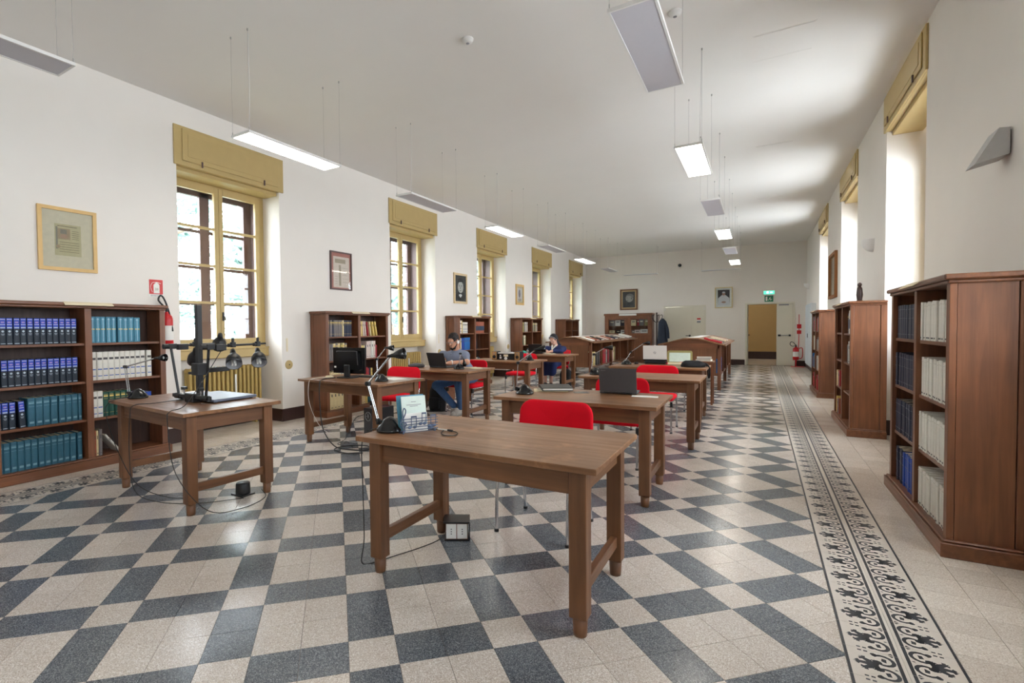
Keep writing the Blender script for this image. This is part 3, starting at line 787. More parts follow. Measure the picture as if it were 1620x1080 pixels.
# left bookcase nearest the camera
shelf_run('L1', -1, 3, jit(13, .0475, .245, navyblk, 'encyclo', 0, 0)[:13], 'dark volume with a royal-blue spine top on the top shelf of the left bookcase', 'blue-topped encyclopedia volumes')
shelf_run('L1', -1, 2, jit(13, .0475, .245, navyblk, 'encyclo', 0, 0), 'dark volume with a royal-blue spine top on the second shelf of the left bookcase', 'blue-topped encyclopedia volumes, second shelf')
shelf_run('L1', -1, 1, [(.047, .245, navyblk, 'encyclo')] * 3 + [(.016, 0, None, '')] + [(.047, .245, navyblk, 'encyclo', -.05)] + [(.012, 0, None, '')] + [(.056, .262, teal, 'teal')] * 4 + [(.008, 0, None, '')] + [(.052, .262, teal, 'teal')] * 3 + [(.030, .262, teal, 'teal')], 'teal or blue-topped volume on the third shelf of the left bookcase', 'volumes on the third left shelf')
shelf_run('L1', -1, 0, [(.048, .272, teal, 'teal'), (.050, .268, teal, 'teal')] * 6 + [(.014, 0, None, ''), (.04, .268, teal, 'teal')], 'teal cloth volume on the bottom shelf of the left bookcase', 'teal volumes on the bottom left shelf')
shelf_run('L1', 1, 3, [(.047, .265, tealb, 'tealgold')] * 5 + [(.012, 0, None, '')] + [(.050, .265, tealb, 'tealgold'), (.052, .262, tealb, 'tealgold'), (.056, .265, tealb, 'tealgold'), (.06, .262, tealb, 'tealgold')], 'light teal volume with a gold band on the top right shelf of the left bookcase', 'gold-banded teal volumes')
shelf_run('L1', 1, 2, [(.052, .285, wht, 'digest')] * 4 + [(.050, .285, wht, 'digest')] * 6 + [(.012, 0, None, ''), (.05, .285, wht, 'digest')], 'white volume with blue bands on the middle right shelf of the left bookcase', 'white blue-banded volumes')
shelf_run('L1', 1, 1, [(.05, .265, wht, 'digest')] * 2 + [(.052, .25, grn, 'gilt')] * 5 + [(.05, .21, blu, 'plain')] * 4, 'white, green or blue volume on the lower right shelf of the left bookcase', 'mixed volumes behind the copy-stand desk')
shelf_run('L1', 1, 0, [(.028, .26, rus, 'plain'), (.022, .255, crm, 'plain'), (.03, .265, gry, 'plain'), (.02, 0, None, ''), (.018, .24, wht, 'plain', -.62)], 'worn book leaning at the foot of the left bookcase behind the copy-stand desk', 'worn books at the foot of the left bookcase')
# bookcase behind the monitor
shelf_run('L2', -1, 3, [(.046, .262, gry, 'gilt')] * 3 + [(.04, .262, navy, 'gilt')] * 1 + [(.046, .262, gry, 'gilt')] * 4 + [(.03, .26, crm, 'plain')] + [(.046, .262, navy, 'gilt')] * 4, 'grey or navy gilt volume on the top left shelf behind the monitor desk', 'gilt volumes behind the monitor desk', d=.22)
shelf_run('L2', 1, 3, [(.03, .25, crm, 'plain'), (.034, .25, crm, 'plain'), (.03, .25, yel, 'plain'), (.03, .25, pnk, 'plain', -.06), (.03, .25, pnk, 'plain', -.10), (.02, .24, redb, 'plain', -.14), (.03, .245, crm, 'plain', -.16), (.034, .245, yel, 'plain', -.18), (.034, .245, yel, 'plain', -.2)], 'cream or yellow paperback leaning on the top right shelf behind the monitor desk', 'paperbacks behind the monitor desk')
shelf_run('L2', -1, 2, [(.04, .265, gry, 'plain')] * 4 + [(.05, .27, crm, 'gilt'), (.05, .275, gry, 'gilt'), (.05, .27, crm, 'gilt'), (.05, .27, oli, 'gilt'), (.05, .275, crm, 'gilt'), (.05, .27, gry, 'gilt')], 'grey or cream volume on the second left shelf behind the monitor', 'volumes on the second shelf behind the monitor')
shelf_run('L2', 1, 2, [(.07, .25, pnk, 'plain'), (.04, .22, yel, 'plain'), (.04, .22, crm, 'plain'), (.03, .22, navy, 'plain'), (.06, .285, pnk, 'plain'), (.06, .29, pnk, 'plain'), (.06, .29, wht, 'plain'), (.05, .29, pnk, 'plain'), (.04, .22, redb, 'plain')], 'pale tall book on the second right shelf behind the monitor desk', 'pale tall books behind the monitor desk')
shelf_run('L2', -1, 1, [(.05, .20, crm, 'plain')] * 6 + [(.05, .21, wht, 'plain')] * 4, 'cream book half hidden by the monitor on the third shelf', 'cream books hidden by the monitor')
shelf_run('L2', 1, 1, [(.04, .2, crm, 'plain')] * 3 + [(.045, .22, redb, 'plain')] * 2 + [(.04, .2, redb, 'plain'), (.04, .21, navy, 'plain'), (.04, .2, yel, 'plain')], 'cream, red or navy book on the third right shelf behind the desk lamp', 'small books behind the desk lamp')
shelf_run('L2', -1, 0, [(.075, .30, crm, 'plain')] * 6, 'tall cream folder on the bottom shelf seen under the monitor desk', 'tall folders seen under the monitor desk')
shelf_run('L2', 1, 0, [(.05, .26, crm, 'plain')] * 3 + [(.05, .26, yel, 'plain')] + [(.06, 0, None, '')] + [(.05, .2, tealb, 'plain')] * 2, 'cream or pale blue book on the bottom right shelf seen under the monitor desk', 'books seen under the monitor desk')
# bookcase behind the man
shelf_run('L3', -1, 3, [(.06, .29, wht, 'digest')] * 3 + [(.03, .29, yel, 'plain'), (.02, 0, None, '')] + [(.05, .255, wht, 'digest')] * 4, 'white banded volume on the top left shelf behind the seated man', 'white volumes behind the seated man')
shelf_run('L3', 1, 3, [(.062, .27, rus, 'block')] * 8, 'rust volume with a dark block on the top right shelf behind the seated man', 'rust volumes behind the seated man')
shelf_run('L3', -1, 2, [(.12, 0, None, ''), (.05, .27, crm, 'plain')] + [(.06, .27, blu, 'plain')] * 2 + [(.06, .28, sky, 'plain')] * 4, 'bright blue volume on the shelf beside the seated man\'s head', 'bright blue volumes beside the seated man')
shelf_run('L3', 1, 2, [(.03, .25, rus, 'plain', -.12), (.04, .24, navy, 'plain', -.16)], 'single book leaning on the second right shelf behind the seated man', 'leaning books behind the seated man')
shelf_run('L3', -1, 1, [(.1, 0, None, '')] + [(.04, .2, redb, 'plain'), (.05, .22, wht, 'plain')] * 3, 'red or white book on the third shelf behind the seated man', 'books low behind the seated man')
shelf_run('L3', 1, 1, [(.05, 0, None, ''), (.05, .17, tealb, 'plain'), (.05, .18, wht, 'plain'), (.05, .2, blk, 'plain'), (.05, .17, tealb, 'plain')], 'teal or black book low on the right of the bookcase behind the man', 'small teal and black books')
# bookcase behind the woman
shelf_run('L4', -1, 3, [(.05, .28, wht, 'digest')] * 3 + [(.05, .27, oli, 'plain')] * 2 + [(.06, .28, gry, 'plain'), (.05, .28, wht, 'plain')] * 2, 'white or grey volume on the top left shelf behind the woman in navy', 'volumes behind the woman in navy')
shelf_run('L4', 1, 3, [(.05, .26, grn, 'gilt'), (.04, .26, crm, 'plain'), (.05, .26, navy, 'gilt')] * 3 + [(.05, .25, wht, 'plain')], 'dark or cream volume on the top right shelf behind the woman in navy', 'dark volumes behind the woman in navy')
shelf_run('L4', -1, 2, [(.05, .26, rus, 'plain'), (.05, .25, redb, 'plain'), (.05, .24, navy, 'plain'), (.05, .25, grn, 'plain'), (.05, .26, crm, 'plain'), (.05, .28, wht, 'plain'), (.05, .27, oli, 'plain')], 'coloured volume on the second shelf behind the woman in navy', 'coloured volumes behind the woman in navy')
shelf_run('L4', 1, 2, [(.05, .26, rus, 'plain'), (.05, .23, crm, 'plain')], 'rust or cream book alone on the second right shelf behind the woman', 'two books behind the woman')
# right-hand bookcases (local +y points towards the camera)
for row, nw, nn in ((3, 13, 10), (2, 13, 10), (1, 14, 11), (0, 14, 9)):
    nm = ['bottom', 'third', 'second', 'top'][row]
    shelf_run('R1', 1, row, [(.046 if i % 4 else .040, .262 - .004 * (i % 3), wht, 'white') for i in range(nw)], 'white volume on the %s shelf of the near right bookcase' % nm, 'white volumes, %s shelf of the near right bookcase' % nm, d=.22)
    shelf_run('R1', -1, row, [(.030, 0, None, '')] + [(.056, .262, navy, 'faint')] * (nn // 2) + [(.012, 0, None, '')] + [(.056, .258, navy if row != 0 else blu, 'faint')] * (nn - nn // 2), 'navy volume on the %s shelf of the near right bookcase' % nm, 'navy volumes, %s shelf of the near right bookcase' % nm, d=.22)
shelf_run('R2', 1, 3, [(.30, 0, None, ''), (.06, .25, navy, 'gilt'), (.05, .26, gry, 'plain'), (.06, .29, wht, 'block'), (.06, .28, crm, 'block'), (.05, .29, crm, 'plain')], 'cream or navy volume on the top shelf of the statuette bookcase', 'books on the top shelf under the statuette')
shelf_run('R2', 1, 2, [(.30, 0, None, ''), (.06, .24, gry, 'plain'), (.05, .28, wht, 'plain'), (.06, .28, wht, 'plain'), (.04, .285, grn, 'plain'), (.05, .285, grn, 'plain')], 'green or white volume on the second shelf of the statuette bookcase', 'green and white volumes under the statuette')
shelf_run('R2', 1, 1, [(.50, 0, None, ''), (.05, .26, crm, 'plain'), (.04, .26, yel, 'plain')], 'cream book alone on the third shelf of the statuette bookcase', 'cream books under the statuette')
shelf_run('R2', -1, 1, [(.05, 0, None, ''), (.05, .22, crm, 'plain'), (.05, .22, rus, 'plain'), (.05, .2, gry, 'plain'), (.05, .22, redb, 'plain')], 'small mixed book on the third far shelf of the statuette bookcase', 'small books in the statuette bookcase')
shelf_run('R2', -1, 0, [(.05, 0, None, ''), (.05, .23, yel, 'plain'), (.05, .2, redb, 'plain'), (.05, .2, gry, 'plain'), (.05, .21, redb, 'plain'), (.05, .22, rus, 'plain')], 'red or yellow book at the foot of the statuette bookcase', 'red and yellow books at the foot of the statuette bookcase')
for row, cols in ((3, (gry, redb)), (2, (gry, oli, wht)), (1, (sky, gry, wht, rus)), (0, (gry, redb, redb))):
    for bay in (-1, 1):
        q = MB(); y = (-BL / 2 + .062 if bay < 0 else .036); k = 0
        R = random.Random(row * 3 + bay)
        ms = list(cols)
        while y < (-.105 if bay < 0 else BL / 2 - .135):
            th = R.uniform(.04, .07); hh = R.uniform(.2, .29)
            q.box(BD - .25, BD - .012 - R.uniform(0, .02), y, y + th - .002, SH[row] + .0005, SH[row] + hh, R.randrange(len(ms)), .002); y += th
        o = q.build('book_row', ms, None, POS['R3'].location, POS['R3'].rotation_euler)
        tag(o, 'row of %s books on the %s shelf, %s half of the farthest right bookcase' % (('grey and red', 'grey, red', 'blue and grey', 'grey and olive')[row] if row != 2 else 'grey and olive', ['bottom', 'third', 'second', 'top'][row], 'near' if bay > 0 else 'far'), 'books', 'book rows in the farthest right bookcase', 'stuff')
# ------------------------------------------------------------------ reading tables
TZ = 0.77
def table_proto():
    t = thing('reading_table', 'x', 'table')
    b = MB(); b.box(-.668, .668, -.402, .402, TZ - .028, TZ, 0, .003); b.build('table_top', M['ttop'], t)
    for s in (-1, 1):
        b = MB(); b.box(-.535, .535, s * .315 - .018, s * .315 + .018, TZ - .145, TZ - .028, 0, .002); b.build('apron', M['twx'], t)
        b = MB(); b.box(s * .572 - .018, s * .572 + .018, -.278, .278, TZ - .145, TZ - .028, 0, .002); b.build('apron', M['twy'], t)
        b = MB(); b.box(s * .572 - .017, s * .572 + .017, -.28, .28, .165, .225, 0, .003); b.build('stretcher', M['twy'], t)
    for sx in (-1, 1):
        for sy in (-1, 1):
            b = MB(); x, y = sx * .572, sy * .315
            b.box(x - .039, x + .039, y - .039, y + .039, .085, TZ - .028, 0, .003)
            lg = b.build('leg', M['twz'], t)
            b = MB(); b.lathe([(.001, 0), (.029, 0), (.031, .02), (.033, .085), (.001, .086)], 14, (x, y, 0)); b.build('foot', M['twz'], lg)
    return t
tp = table_proto()
TABS = {'near': (-1.245, 2.45, 'worn oak reading table nearest the camera'), 't2': (-1.31, 4.25, 'oak reading table holding the grey laptop and black binder'),
        't3': (-1.22, 6.33, 'empty oak reading table between two red chairs, lamp at its left'), 't4': (-1.30, 8.06, 'oak reading table holding the white laptop and black bag'),
        'mon': (-4.10, 4.50, 'oak reading table holding the black computer monitor'), 'man': (-4.05, 6.25, 'oak reading table the man with headphones sits at'),
        'rec': (-4.04, 8.38, 'oak reading table holding the small stereo with wooden speakers'), 'nun': (-4.12, 10.50, 'oak reading table the woman in navy reads at'),
        'scan': (-4.13, 2.44, 'oak reading table holding the black copy stand')}
for i, (k, (x, y, lb)) in enumerate(TABS.items()):
    o = tp if i == 0 else copy_tree(tp)
    o.location = (x, y, 0); o.rotation_euler = (0, 0, math.radians({'scan': -4.5, 'mon': -3.5}.get(k, 0))); tag(o, lb, 'table', 'oak reading tables')

# ------------------------------------------------------------------ red chairs (sitter faces -y)
def cushion(b, w, d, h, r, puff=.012, m=0, fn=None):
    lv = [(0, .018), (.006, .006), (h * .35, 0), (h * .65, .001), (h - .010, .008), (h - .003, .02)]
    rings = []
    for z, ins in lv:
        rings.append([(x, y, z) for x, y in rrect(-w / 2 + ins, w / 2 - ins, -d / 2 + ins, d / 2 - ins, max(r - ins * .5, .01), 5)])
    for f in (.6, .25):
        z = h + puff * (1 - f) * .9
        rings.append([(x * f, y * f, z) for x, y, _ in rings[5][:]])
    n = len(rings[0]); vs = [p for r_ in rings for p in r_]
    fs = [(j * n + i, j * n + (i + 1) % n, (j + 1) * n + (i + 1) % n, (j + 1) * n + i) for j in range(len(rings) - 1) for i in range(n)]
    fs.append(tuple(range(n))[::-1]); fs.append(tuple((len(rings) - 1) * n + i for i in range(n)))
    if fn: vs = [fn(p) for p in vs]
    b.add(vs, fs, m, True)
def chair_proto():
    t = thing('red_chair', 'x', 'chair')
    b = MB(); cushion(b, .52, .46, .062, .07, .012, 0, lambda p: (p[0], p[1], p[2] + .405)); b.build('seat', M['red'], t)
    b = MB()
    def bend(p):   # cushion stood up: its y becomes height, bowed backwards in plan
        x, y, z = p
        return (x * (1 - y * .12), .245 - z * .9 + .05 * (1 - (x / .28) ** 2) - .02 + y * .13, .662 + y)
    cushion(b, .55, .335, .05, .085, .008, 0, bend); b.build('backrest', M['red'], t)
    for s in (-1, 1):
        b = MB(); b.tube(catmull([(s * .245, -.245, 0), (s * .245, -.235, .25), (s * .243, -.205, .385), (s * .235, -.15, .4)], 4), .0115, 9); b.cyl((s * .245, -.245, 0), (s * .245, -.245, .018), .016, m=1)
        b.build('leg', [M['chrome'], M['black']], t)
        b = MB(); b.tube(catmull([(s * .248, .245, 0), (s * .248, .215, .25), (s * .25, .20, .42), (s * .25, .235, .6), (s * .24, .262, .76)], 4), .0115, 9); b.cyl((s * .248, .245, 0), (s * .248, .245, .018), .016, m=1)
        b.build('leg', [M['chrome'], M['black']], t)
        b = MB(); b.tube([(s * .243, -.19, .398), (s * .248, .2, .398)], .010, 8); b.box(s * .243 - .014, s * .243 + .014, -.235, -.18, .33, .40, 1, .004); b.build('seat_rail', [M['chrome'], M['black']], t)
    b = MB(); b.tube([(-.243, .06, .396), (.243, .06, .396)], .009, 8); b.build('crossbar', M['chrome'], t)
    return t
cp = chair_proto()
CH = [(-1.255, 3.20, 0, 'red chair tucked behind the nearest reading table'), (-1.235, 5.14, 0, 'red chair half hidden by the dark grey laptop'),
      (-1.205, 7.04, 0, 'red chair behind the empty reading table'), (-1.28, 8.98, 0, 'red chair hidden behind the white laptop'),
      (-4.26, 5.36, 4, 'red chair at the desk with the black monitor'), (-4.13, 7.08, -2, 'red chair the man with headphones sits on'),
      (-4.17, 9.36, 3, 'red chair pushed back beyond the stereo table'), (-4.11, 11.36, -58, 'red chair the woman in navy sits on')]
for i, (x, y, a, lb) in enumerate(CH):
    o = cp if i == 0 else copy_tree(cp)
    o.location = (x, y, 0); o.rotation_euler = (0, 0, math.radians(a)); tag(o, lb, 'chair', 'red upholstered chairs')

# ------------------------------------------------------------------ display cases with sloping tops
def display_case(x, y0, L, label):
    t = thing('display_case', label, 'display case', (x, y0, 0), 0, 'sloping book display cases')
    hw, be, ez, rz, rf = .67, .55, .965, 1.105, .15
    for y, s in ((0, 1), (L, -1)):
        b = MB(); ya, yb = (y, y + .03 * s); ya, yb = min(ya, yb), max(ya, yb)
        b.prism([(-be, .88), (be, .88), (be, ez + .012), (rf, rz - .03), (-rf, rz - .03), (-be, ez + .012)], ya, yb, 'xz'); b.build('gable', M['swx'], t)
        b = MB(); b.box(-be + .06, be - .06, min(y + s * .012, y + s * .026), max(y + s * .012, y + s * .026), .30, .88)
        for k in range(5):
            xx = -be + .06 + (2 * be - .12) * (k + .5) / 5; b.box(xx - .004, xx + .004, min(y + s * .010, y + s * .014), max(y + s * .010, y + s * .014), .30, .88)
        b.build('end_panel', M['dcase'], t)
    n = int(round(L / 1.02)); ys = [L * i / n for i in range(n + 1)]
    for i, yy in enumerate(ys):
        for s in (-1, 1):
            b = MB(); ya = min(max(yy - .03, 0), L - .06); leg = i % 2 == 0
            b.box(s * be - .035, s * be + .035, ya, ya + .06, 0 if leg else .30, ez - .01, 0, .004) if leg else b.box(s * be - .012, s * be + .03, ya + .015, ya + .045, .30, ez - .01)
            b.build('leg' if leg else 'divider', M['swz'], t)
        b = MB(); ya = min(max(yy - .012, .03), L - .055); b.box(-be + .03, be - .03, ya, ya + .024, .32, .93); b.build('partition', M['swz'], t) if 0 < i < n else None
    b = MB(); b.box(-be - .02, be + .02, .03, L - .03, .30, .325); b.build('shelf', M['swy'], t)
    b = MB(); b.box(-.012, .012, .03, L - .03, .325, 1.1); b.build('centre_panel', M['swback'], t)
    for s in (-1, 1):
        b = MB(); pts = [(s * hw, ez - .028), (s * hw, ez - .008), (s * rf, rz), (s * rf, rz - .022)]
        if s < 0: pts = pts[::-1]
        b.prism(pts, -.05, L + .05, 'xz'); b.build('sloping_top', M['ttop'], t)
        b = MB(); pts = [(s * (hw - .02), ez - .003), (s * (hw + .0), ez - .008), (s * (hw), ez + .008), (s * (hw - .02), ez + .012)]
        if s < 0: pts = pts[::-1]
        b.prism(pts, -.04, L + .04, 'xz'); b.build('book_ledge', M['swy'], t)
    b = MB(); b.box(-rf - .004, rf + .004, -.05, L + .05, rz - .022, rz, 0, .003); b.build('ridge_board', M['ttop'], t)
    return t
display_case(-4.36, 13.0, 5.3, 'long wooden display case with sloping top on the left, books below')
display_case(-1.29, 11.92, 4.1, 'long wooden display case with sloping top nearer the open door')
# books laid on the sloping tops
SL = math.atan2(1.105 - .965, .67 - .15)
def slope_book(cx, y, w, h, th, mat, label, s=1, along=.40, tilt=0.0, cat='book'):
    """s=+1 right slope of a case centred at cx; along = distance from centre to the book's middle"""
    z = .965 + (.67 - along) * math.tan(SL) + .003
    t = thing('display_book', label, cat, (cx + s * along, y, z), 0, 'books laid on the display cases')
    t.rotation_euler = Euler((0, s * SL, tilt), 'XYZ')
    b = MB(); b.box(-h / 2, h / 2, -w / 2, w / 2, 0, .003); b.box(-h / 2, h / 2, -w / 2, w / 2, th - .003, th); b.box(-h / 2, h / 2, -w / 2, -w / 2 + .003, .003, th - .003); b.build('cover', mat, t)
    b = MB(); b.box(-h / 2 + .004, h / 2 - .004, -w / 2 + .003, w / 2 - .004, .003, th - .003); b.build('page_block', M['paper'], t)
    b = MB(); b.box(-h * .3, -h * .12, -w * .3, w * .3, th, th + .0006); b.build('title_panel', M['cream'], t)
for i, (y, w, h, th, mt, lb) in enumerate([(13.22, .24, .32, .02, M['paper'], 'white booklet nearest the camera on the left display case'), (13.56, .24, .32, .02, rus, 'pinkish book lying first on the left display case slope'), (13.90, .26, .34, .03, blk, 'black album lying on the left display case slope'),
        (14.32, .26, .32, .02, pnk, 'pink book past the black album on the left display case'), (14.72, .26, .32, .02, rus, 'rust magazine halfway along the left display case'), (15.14, .28, .32, .03, navy, 'dark blue book halfway along the left display case'),
        (15.56, .24, .30, .02, gry, 'grey book beyond the blue one on the left display case'), (15.95, .24, .3, .02, wht, 'white booklet towards the far end of the left display case'), (16.55, .34, .36, .05, M['paper'], 'open white volume at the far end of the left display case')]):
    slope_book(-4.36, 13.0 + (y - 13.0) * 1.3, w * 1.2, h, th, mt, lb)
b = MB(); b.box(-.12, .12, -.62, 3.6, 0, .004); o_scroll = (-4.36, 13.9, 1.1055)
tag(b.build('paper_scroll', M['paper'], None, o_scroll), 'long white paper strip along the flat top of the left display case', 'paper')
for i, (y, w, h, th, mt, lb) in enumerate([(12.16, .30, .36, .035, redb, 'bright red book lying at the near corner of the right display case'), (12.62, .3, .36, .02, navy, 'dark book next to the red one on the right display case'), (13.05, .28, .34, .02, gry, 'grey magazine on the right display case'),
        (13.50, .3, .34, .025, crm, 'cream book halfway along the right display case'), (14.1, .34, .36, .03, pnk, 'pale open book towards the far end of the right display case')]):
    slope_book(-1.29, y, w, h, th, mt, lb, along=.42)
b = MB(); b.box(-.12, .12, -.9, 2.3, 0, .004); o_scroll = (-1.29, 13.1, 1.1055)
tag(b.build('paper_scroll', M['paper'], None, o_scroll), 'long white paper strip along the flat top of the right display case', 'paper')
# books standing inside the cases
def case_books(cx, y0, rows, who):
    cn = 0; k_ = 1.28 if who == 'left' else 1.0
    for y, specs in rows:
        yy = y0 + y * k_
        for th, h, mt, nm in specs:
            th *= k_
            T = Matrix.Translation((cx + .55 - .03, yy + th / 2, .3255))
            place_book(T, th, h, .2, mt, 'plain', '%s volume, %s from the camera end inside the %s display case' % (nm, ORD2[cn] if cn < len(ORD2) else 'far', who), 'books inside the %s display case' % who); cn += 1
            yy += th + .002
ORD2 = ORD + ['seventeenth', 'eighteenth', 'nineteenth', 'twentieth', 'twenty-first', 'twenty-second', 'twenty-third', 'twenty-fourth', 'twenty-fifth', 'twenty-sixth', 'twenty-seventh', 'twenty-eighth', 'twenty-ninth', 'thirtieth', 'thirty-first', 'thirty-second', 'thirty-third', 'thirty-fourth', 'thirty-fifth', 'thirty-sixth']
case_books(-4.36, 13.0, [(.08, [(.07, .36, rus, 'rust'), (.06, .36, pnk, 'pale'), (.05, .38, crm, 'cream'), (.07, .36, crm, 'cream'), (.07, .37, yel, 'yellow'), (.06, .37, crm, 'cream')]), (.52, [(.06, .34, blk, 'black'), (.06, .34, gry, 'grey'), (.06, .34, blk, 'black'), (.06, .34, blk, 'black'), (.05, .34, gry, 'grey')]),
     (1.08, [(.07, .40, redb, 'red'), (.07, .40, redb, 'red'), (.08, .40, redb, 'red'), (.05, .36, gry, 'grey'), (.05, .38, wht, 'white'), (.06, .36, blk, 'black')]), (1.485, [(.05, .42, redb, 'red'), (.05, .44, redb, 'red'), (.04, .42, gry, 'grey')]),
     (1.69, [(.08, .40, redb, 'red'), (.07, .40, pnk, 'pale'), (.08, .40, redb, 'red'), (.07, .40, pnk, 'pale'), (.06, .42, crm, 'cream'), (.07, .44, oli, 'olive'), (.07, .42, brn, 'brown')])], 'left')
case_books(-1.29, 11.92, [(.42, [(.05, .30, sky, 'bright blue'), (.08, .30, sky, 'bright blue'), (.08, .30, sky, 'bright blue'), (.08, .30, sky, 'bright blue')]), (1.10, [(.06, .32, redb, 'red'), (.07, .3, blu, 'blue'), (.07, .31, blu, 'blue'), (.07, .3, navy, 'navy')]), (2.15, [(.08, .40, crm, 'cream'), (.08, .42, yel, 'yellow'), (.07, .42, crm, 'cream')])], 'right')

# ------------------------------------------------------------------ glazed cabinet on the far wall
t = thing('glazed_cabinet', 'brown cabinet with two glazed doors against the far wall', 'cabinet', (-4.325, FY - .02, 0))
w, d = .875, .37
b = MB(); b.box(-w, -w + .03, -d, 0, .0, 1.80); b.box(w - .03, w, -d, 0, 0, 1.80); b.box(-w + .03, w - .03, -.02, 0, 0, 1.8); b.box(-w + .03, w - .03, -d, -.02, 1.02, 1.05); b.box(-w + .03, w - .03, -d + .03, -.02, 1.385, 1.405); b.box(-w + .03, w - .03, -d, -.02, 0, .08); b.box(-w + .03, w - .03, -d + .002, -.02, 1.72, 1.80)
b.build('body', M['swz'], t)
b = MB(); b.box(-w - .03, w + .03, -d - .03, 0, 1.80, 1.88, 0, .01); b.build('cornice', M['swx'], t)
b = MB(); b.box(-.32, .32, -d - .036, -d - .031, 1.795, 1.865); b.build('title_strip', M['paper'], t)
for s in (-1, 1):
    x0, x1 = (-w + .03, -.003) if s < 0 else (.003, w - .03)
    b = MB(); y0, y1 = -d - .018, -d
    b.box(x0, x0 + .12, y0, y1, 1.05, 1.72, 0, .003); b.box(x1 - .12, x1, y0, y1, 1.05, 1.72, 0, .003); b.box(x0 + .12, x1 - .12, y0, y1, 1.05, 1.12); b.box(x0 + .12, x1 - .12, y0, y1, 1.65, 1.72)
    dr = b.build('glazed_door', M['swz'], t)
    p = MB(); p.box(x0 + .12, x1 - .12, -d - .010, -d - .007, 1.12, 1.65); p.build('pane', M['glass'], dr)
    b = MB(); b.box(x0, x1, y0, y1, .08, 1.02, 0, .003); b.box(x0 + .1, x1 - .1, y0 - .006, y0, .18, .92, 0, .004); dr = b.build('lower_door', M['swz'], t)
    b = MB(); b.sphere((x1 - .05 if s < 0 else x0 + .05, y0 - .015, .6), .014); b.build('knob', M['gold'], dr)
k = 0
for z in (1.051, 1.406):
    for x, wd, hh, mt, nm in (((-.68, .2, .21, gry, 'grey'), (-.46, .19, .22, wht, 'white'), (-.27, .16, .22, navy, 'navy'), (.13, .18, .22, crm, 'cream'), (.30, .07, .23, redb, 'red'), (.42, .16, .24, gry, 'grey-blue'), (.62, .16, .24, oli, 'olive')) if z > 1.2 else ((-.68, .2, .18, crm, 'cream'), (-.44, .16, .20, blk, 'black'), (-.26, .17, .2, wht, 'white'), (.12, .1, .19, gry, 'grey'), (.27, .2, .2, pnk, 'pale'), (.52, .28, .22, wht, 'white landscape'))):
        o = thing('displayed_book', '%s book propped on the %s shelf of the glazed cabinet, %s from left' % (nm, 'upper' if z > 1.2 else 'lower', ORD[k % 7]), 'book', (-4.325 + x + .05, FY - .27, z), 0, 'books shown in the glazed cabinet'); k += 1
        if k == 7: k = 0
        o.rotation_euler = (math.radians(-8), 0, 0)
        b = MB(); b.box(-wd / 2, wd / 2, 0, .003, 0, hh); b.box(-wd / 2, wd / 2, .017, .02, 0, hh); b.build('cover', mt, o)
        b = MB(); b.box(-wd / 2 + .003, wd / 2 - .003, .003, .017, .003, hh - .003); b.build('page_block', M['paper'], o)
        b = MB(); b.box(-wd * .3, wd * .3, -.0006, 0, hh * .6, hh * .78); b.build('title_panel', M['cream'] if mt not in (crm, wht, pnk) else gry, o)
# ------------------------------------------------------------------ desk lamps
def desk_lamp(base, foot, joint, head, tip, label):
    """base: centre on the table; foot: where the rods leave the base; joint: elbow; head..tip: the shade's axis"""
    o = Vector(base); L = lambda p: Vector(p) - o
    t = thing('desk_lamp', label, 'lamp', base, 0, 'black desk lamps with chrome arms')
    b = MB(); b.lathe([(.001, 0), (.078, 0), (.081, .008), (.079, .015), (.060, .042), (.037, .068), (.018, .082), (.001, .086)], 28); b.build('base', M['gloss'], t)
    f, j, h, tp_ = L(foot), L(joint), L(head), L(tip)
    side = (j - f).cross(Vector((0, 0, 1)) if abs((j - f).normalized().z) < .9 else (h - j)).normalized() * .009
    b = MB(); b.cyl(f + Vector((0, 0, -.025)), f + Vector((0, 0, .008)), .013, n=10); b.cyl(f - side * 1.6, f + side * 1.6, .011, n=10); b.tube([f, f * .45 + Vector((0, 0, .02))], .008, 8); b.build('pivot', M['black'], t)
    b = MB(); b.tube([f + side, j + side], .0042, 7); b.tube([f - side, j - side], .0042, 7); b.build('lower_arm', M['chrome'], t)
    b = MB(); b.cyl(j - side * 1.8, j + side * 1.8, .013, n=10); b.cyl(j + Vector((0, 0, -.012)), j + Vector((0, 0, .012)), .016, n=10); b.build('elbow', M['black'], t)
    b = MB(); b.tube([j, h], .0062, 8); b.build('upper_arm', M['chrome'], t)
    ax = (tp_ - h); ln = ax.length; ax.normalize()
    d = (ax + Vector((0, 0, -.10))).normalized()
    sh = MB(); prof = [(.008, -.02), (.010, 0), (.013, .02), (.020, .036), (.028, .058), (.033, .088), (.0318, .088), (.026, .060), (.018, .038), (.001, .028)]
    sh.lathe([(r, q) for r, q in prof], 22, h, 0, d); shade = sh.build('shade', M['gloss'], t)
    b = MB(); b.sphere(h + d * .062, .014, 10, 6); b.build('bulb', M['white'], shade)
    return t
desk_lamp((-1.828, 2.25, TZ), (-1.905, 2.235, .830), (-1.975, 2.23, 1.04), (-1.835, 2.27, 1.205), (-1.73, 2.30, 1.235), 'black desk lamp on the nearest reading table')
desk_lamp((-1.80, 4.12, TZ), (-1.86, 4.08, .825), (-1.845, 4.08, 1.05), (-1.70, 4.14, 1.165), (-1.62, 4.17, 1.185), 'black desk lamp beside the binder on the second table')
desk_lamp((-1.75, 6.22, TZ), (-1.80, 6.18, .825), (-1.765, 6.18, 1.025), (-1.64, 6.24, 1.105), (-1.56, 6.27, 1.115), 'black desk lamp at the left of the empty table')
desk_lamp((-1.80, 8.10, TZ), (-1.80, 8.02, .825), (-1.72, 8.05, .97), (-1.54, 8.12, 1.105), (-1.47, 8.16, 1.115), 'black desk lamp left of the white laptop')
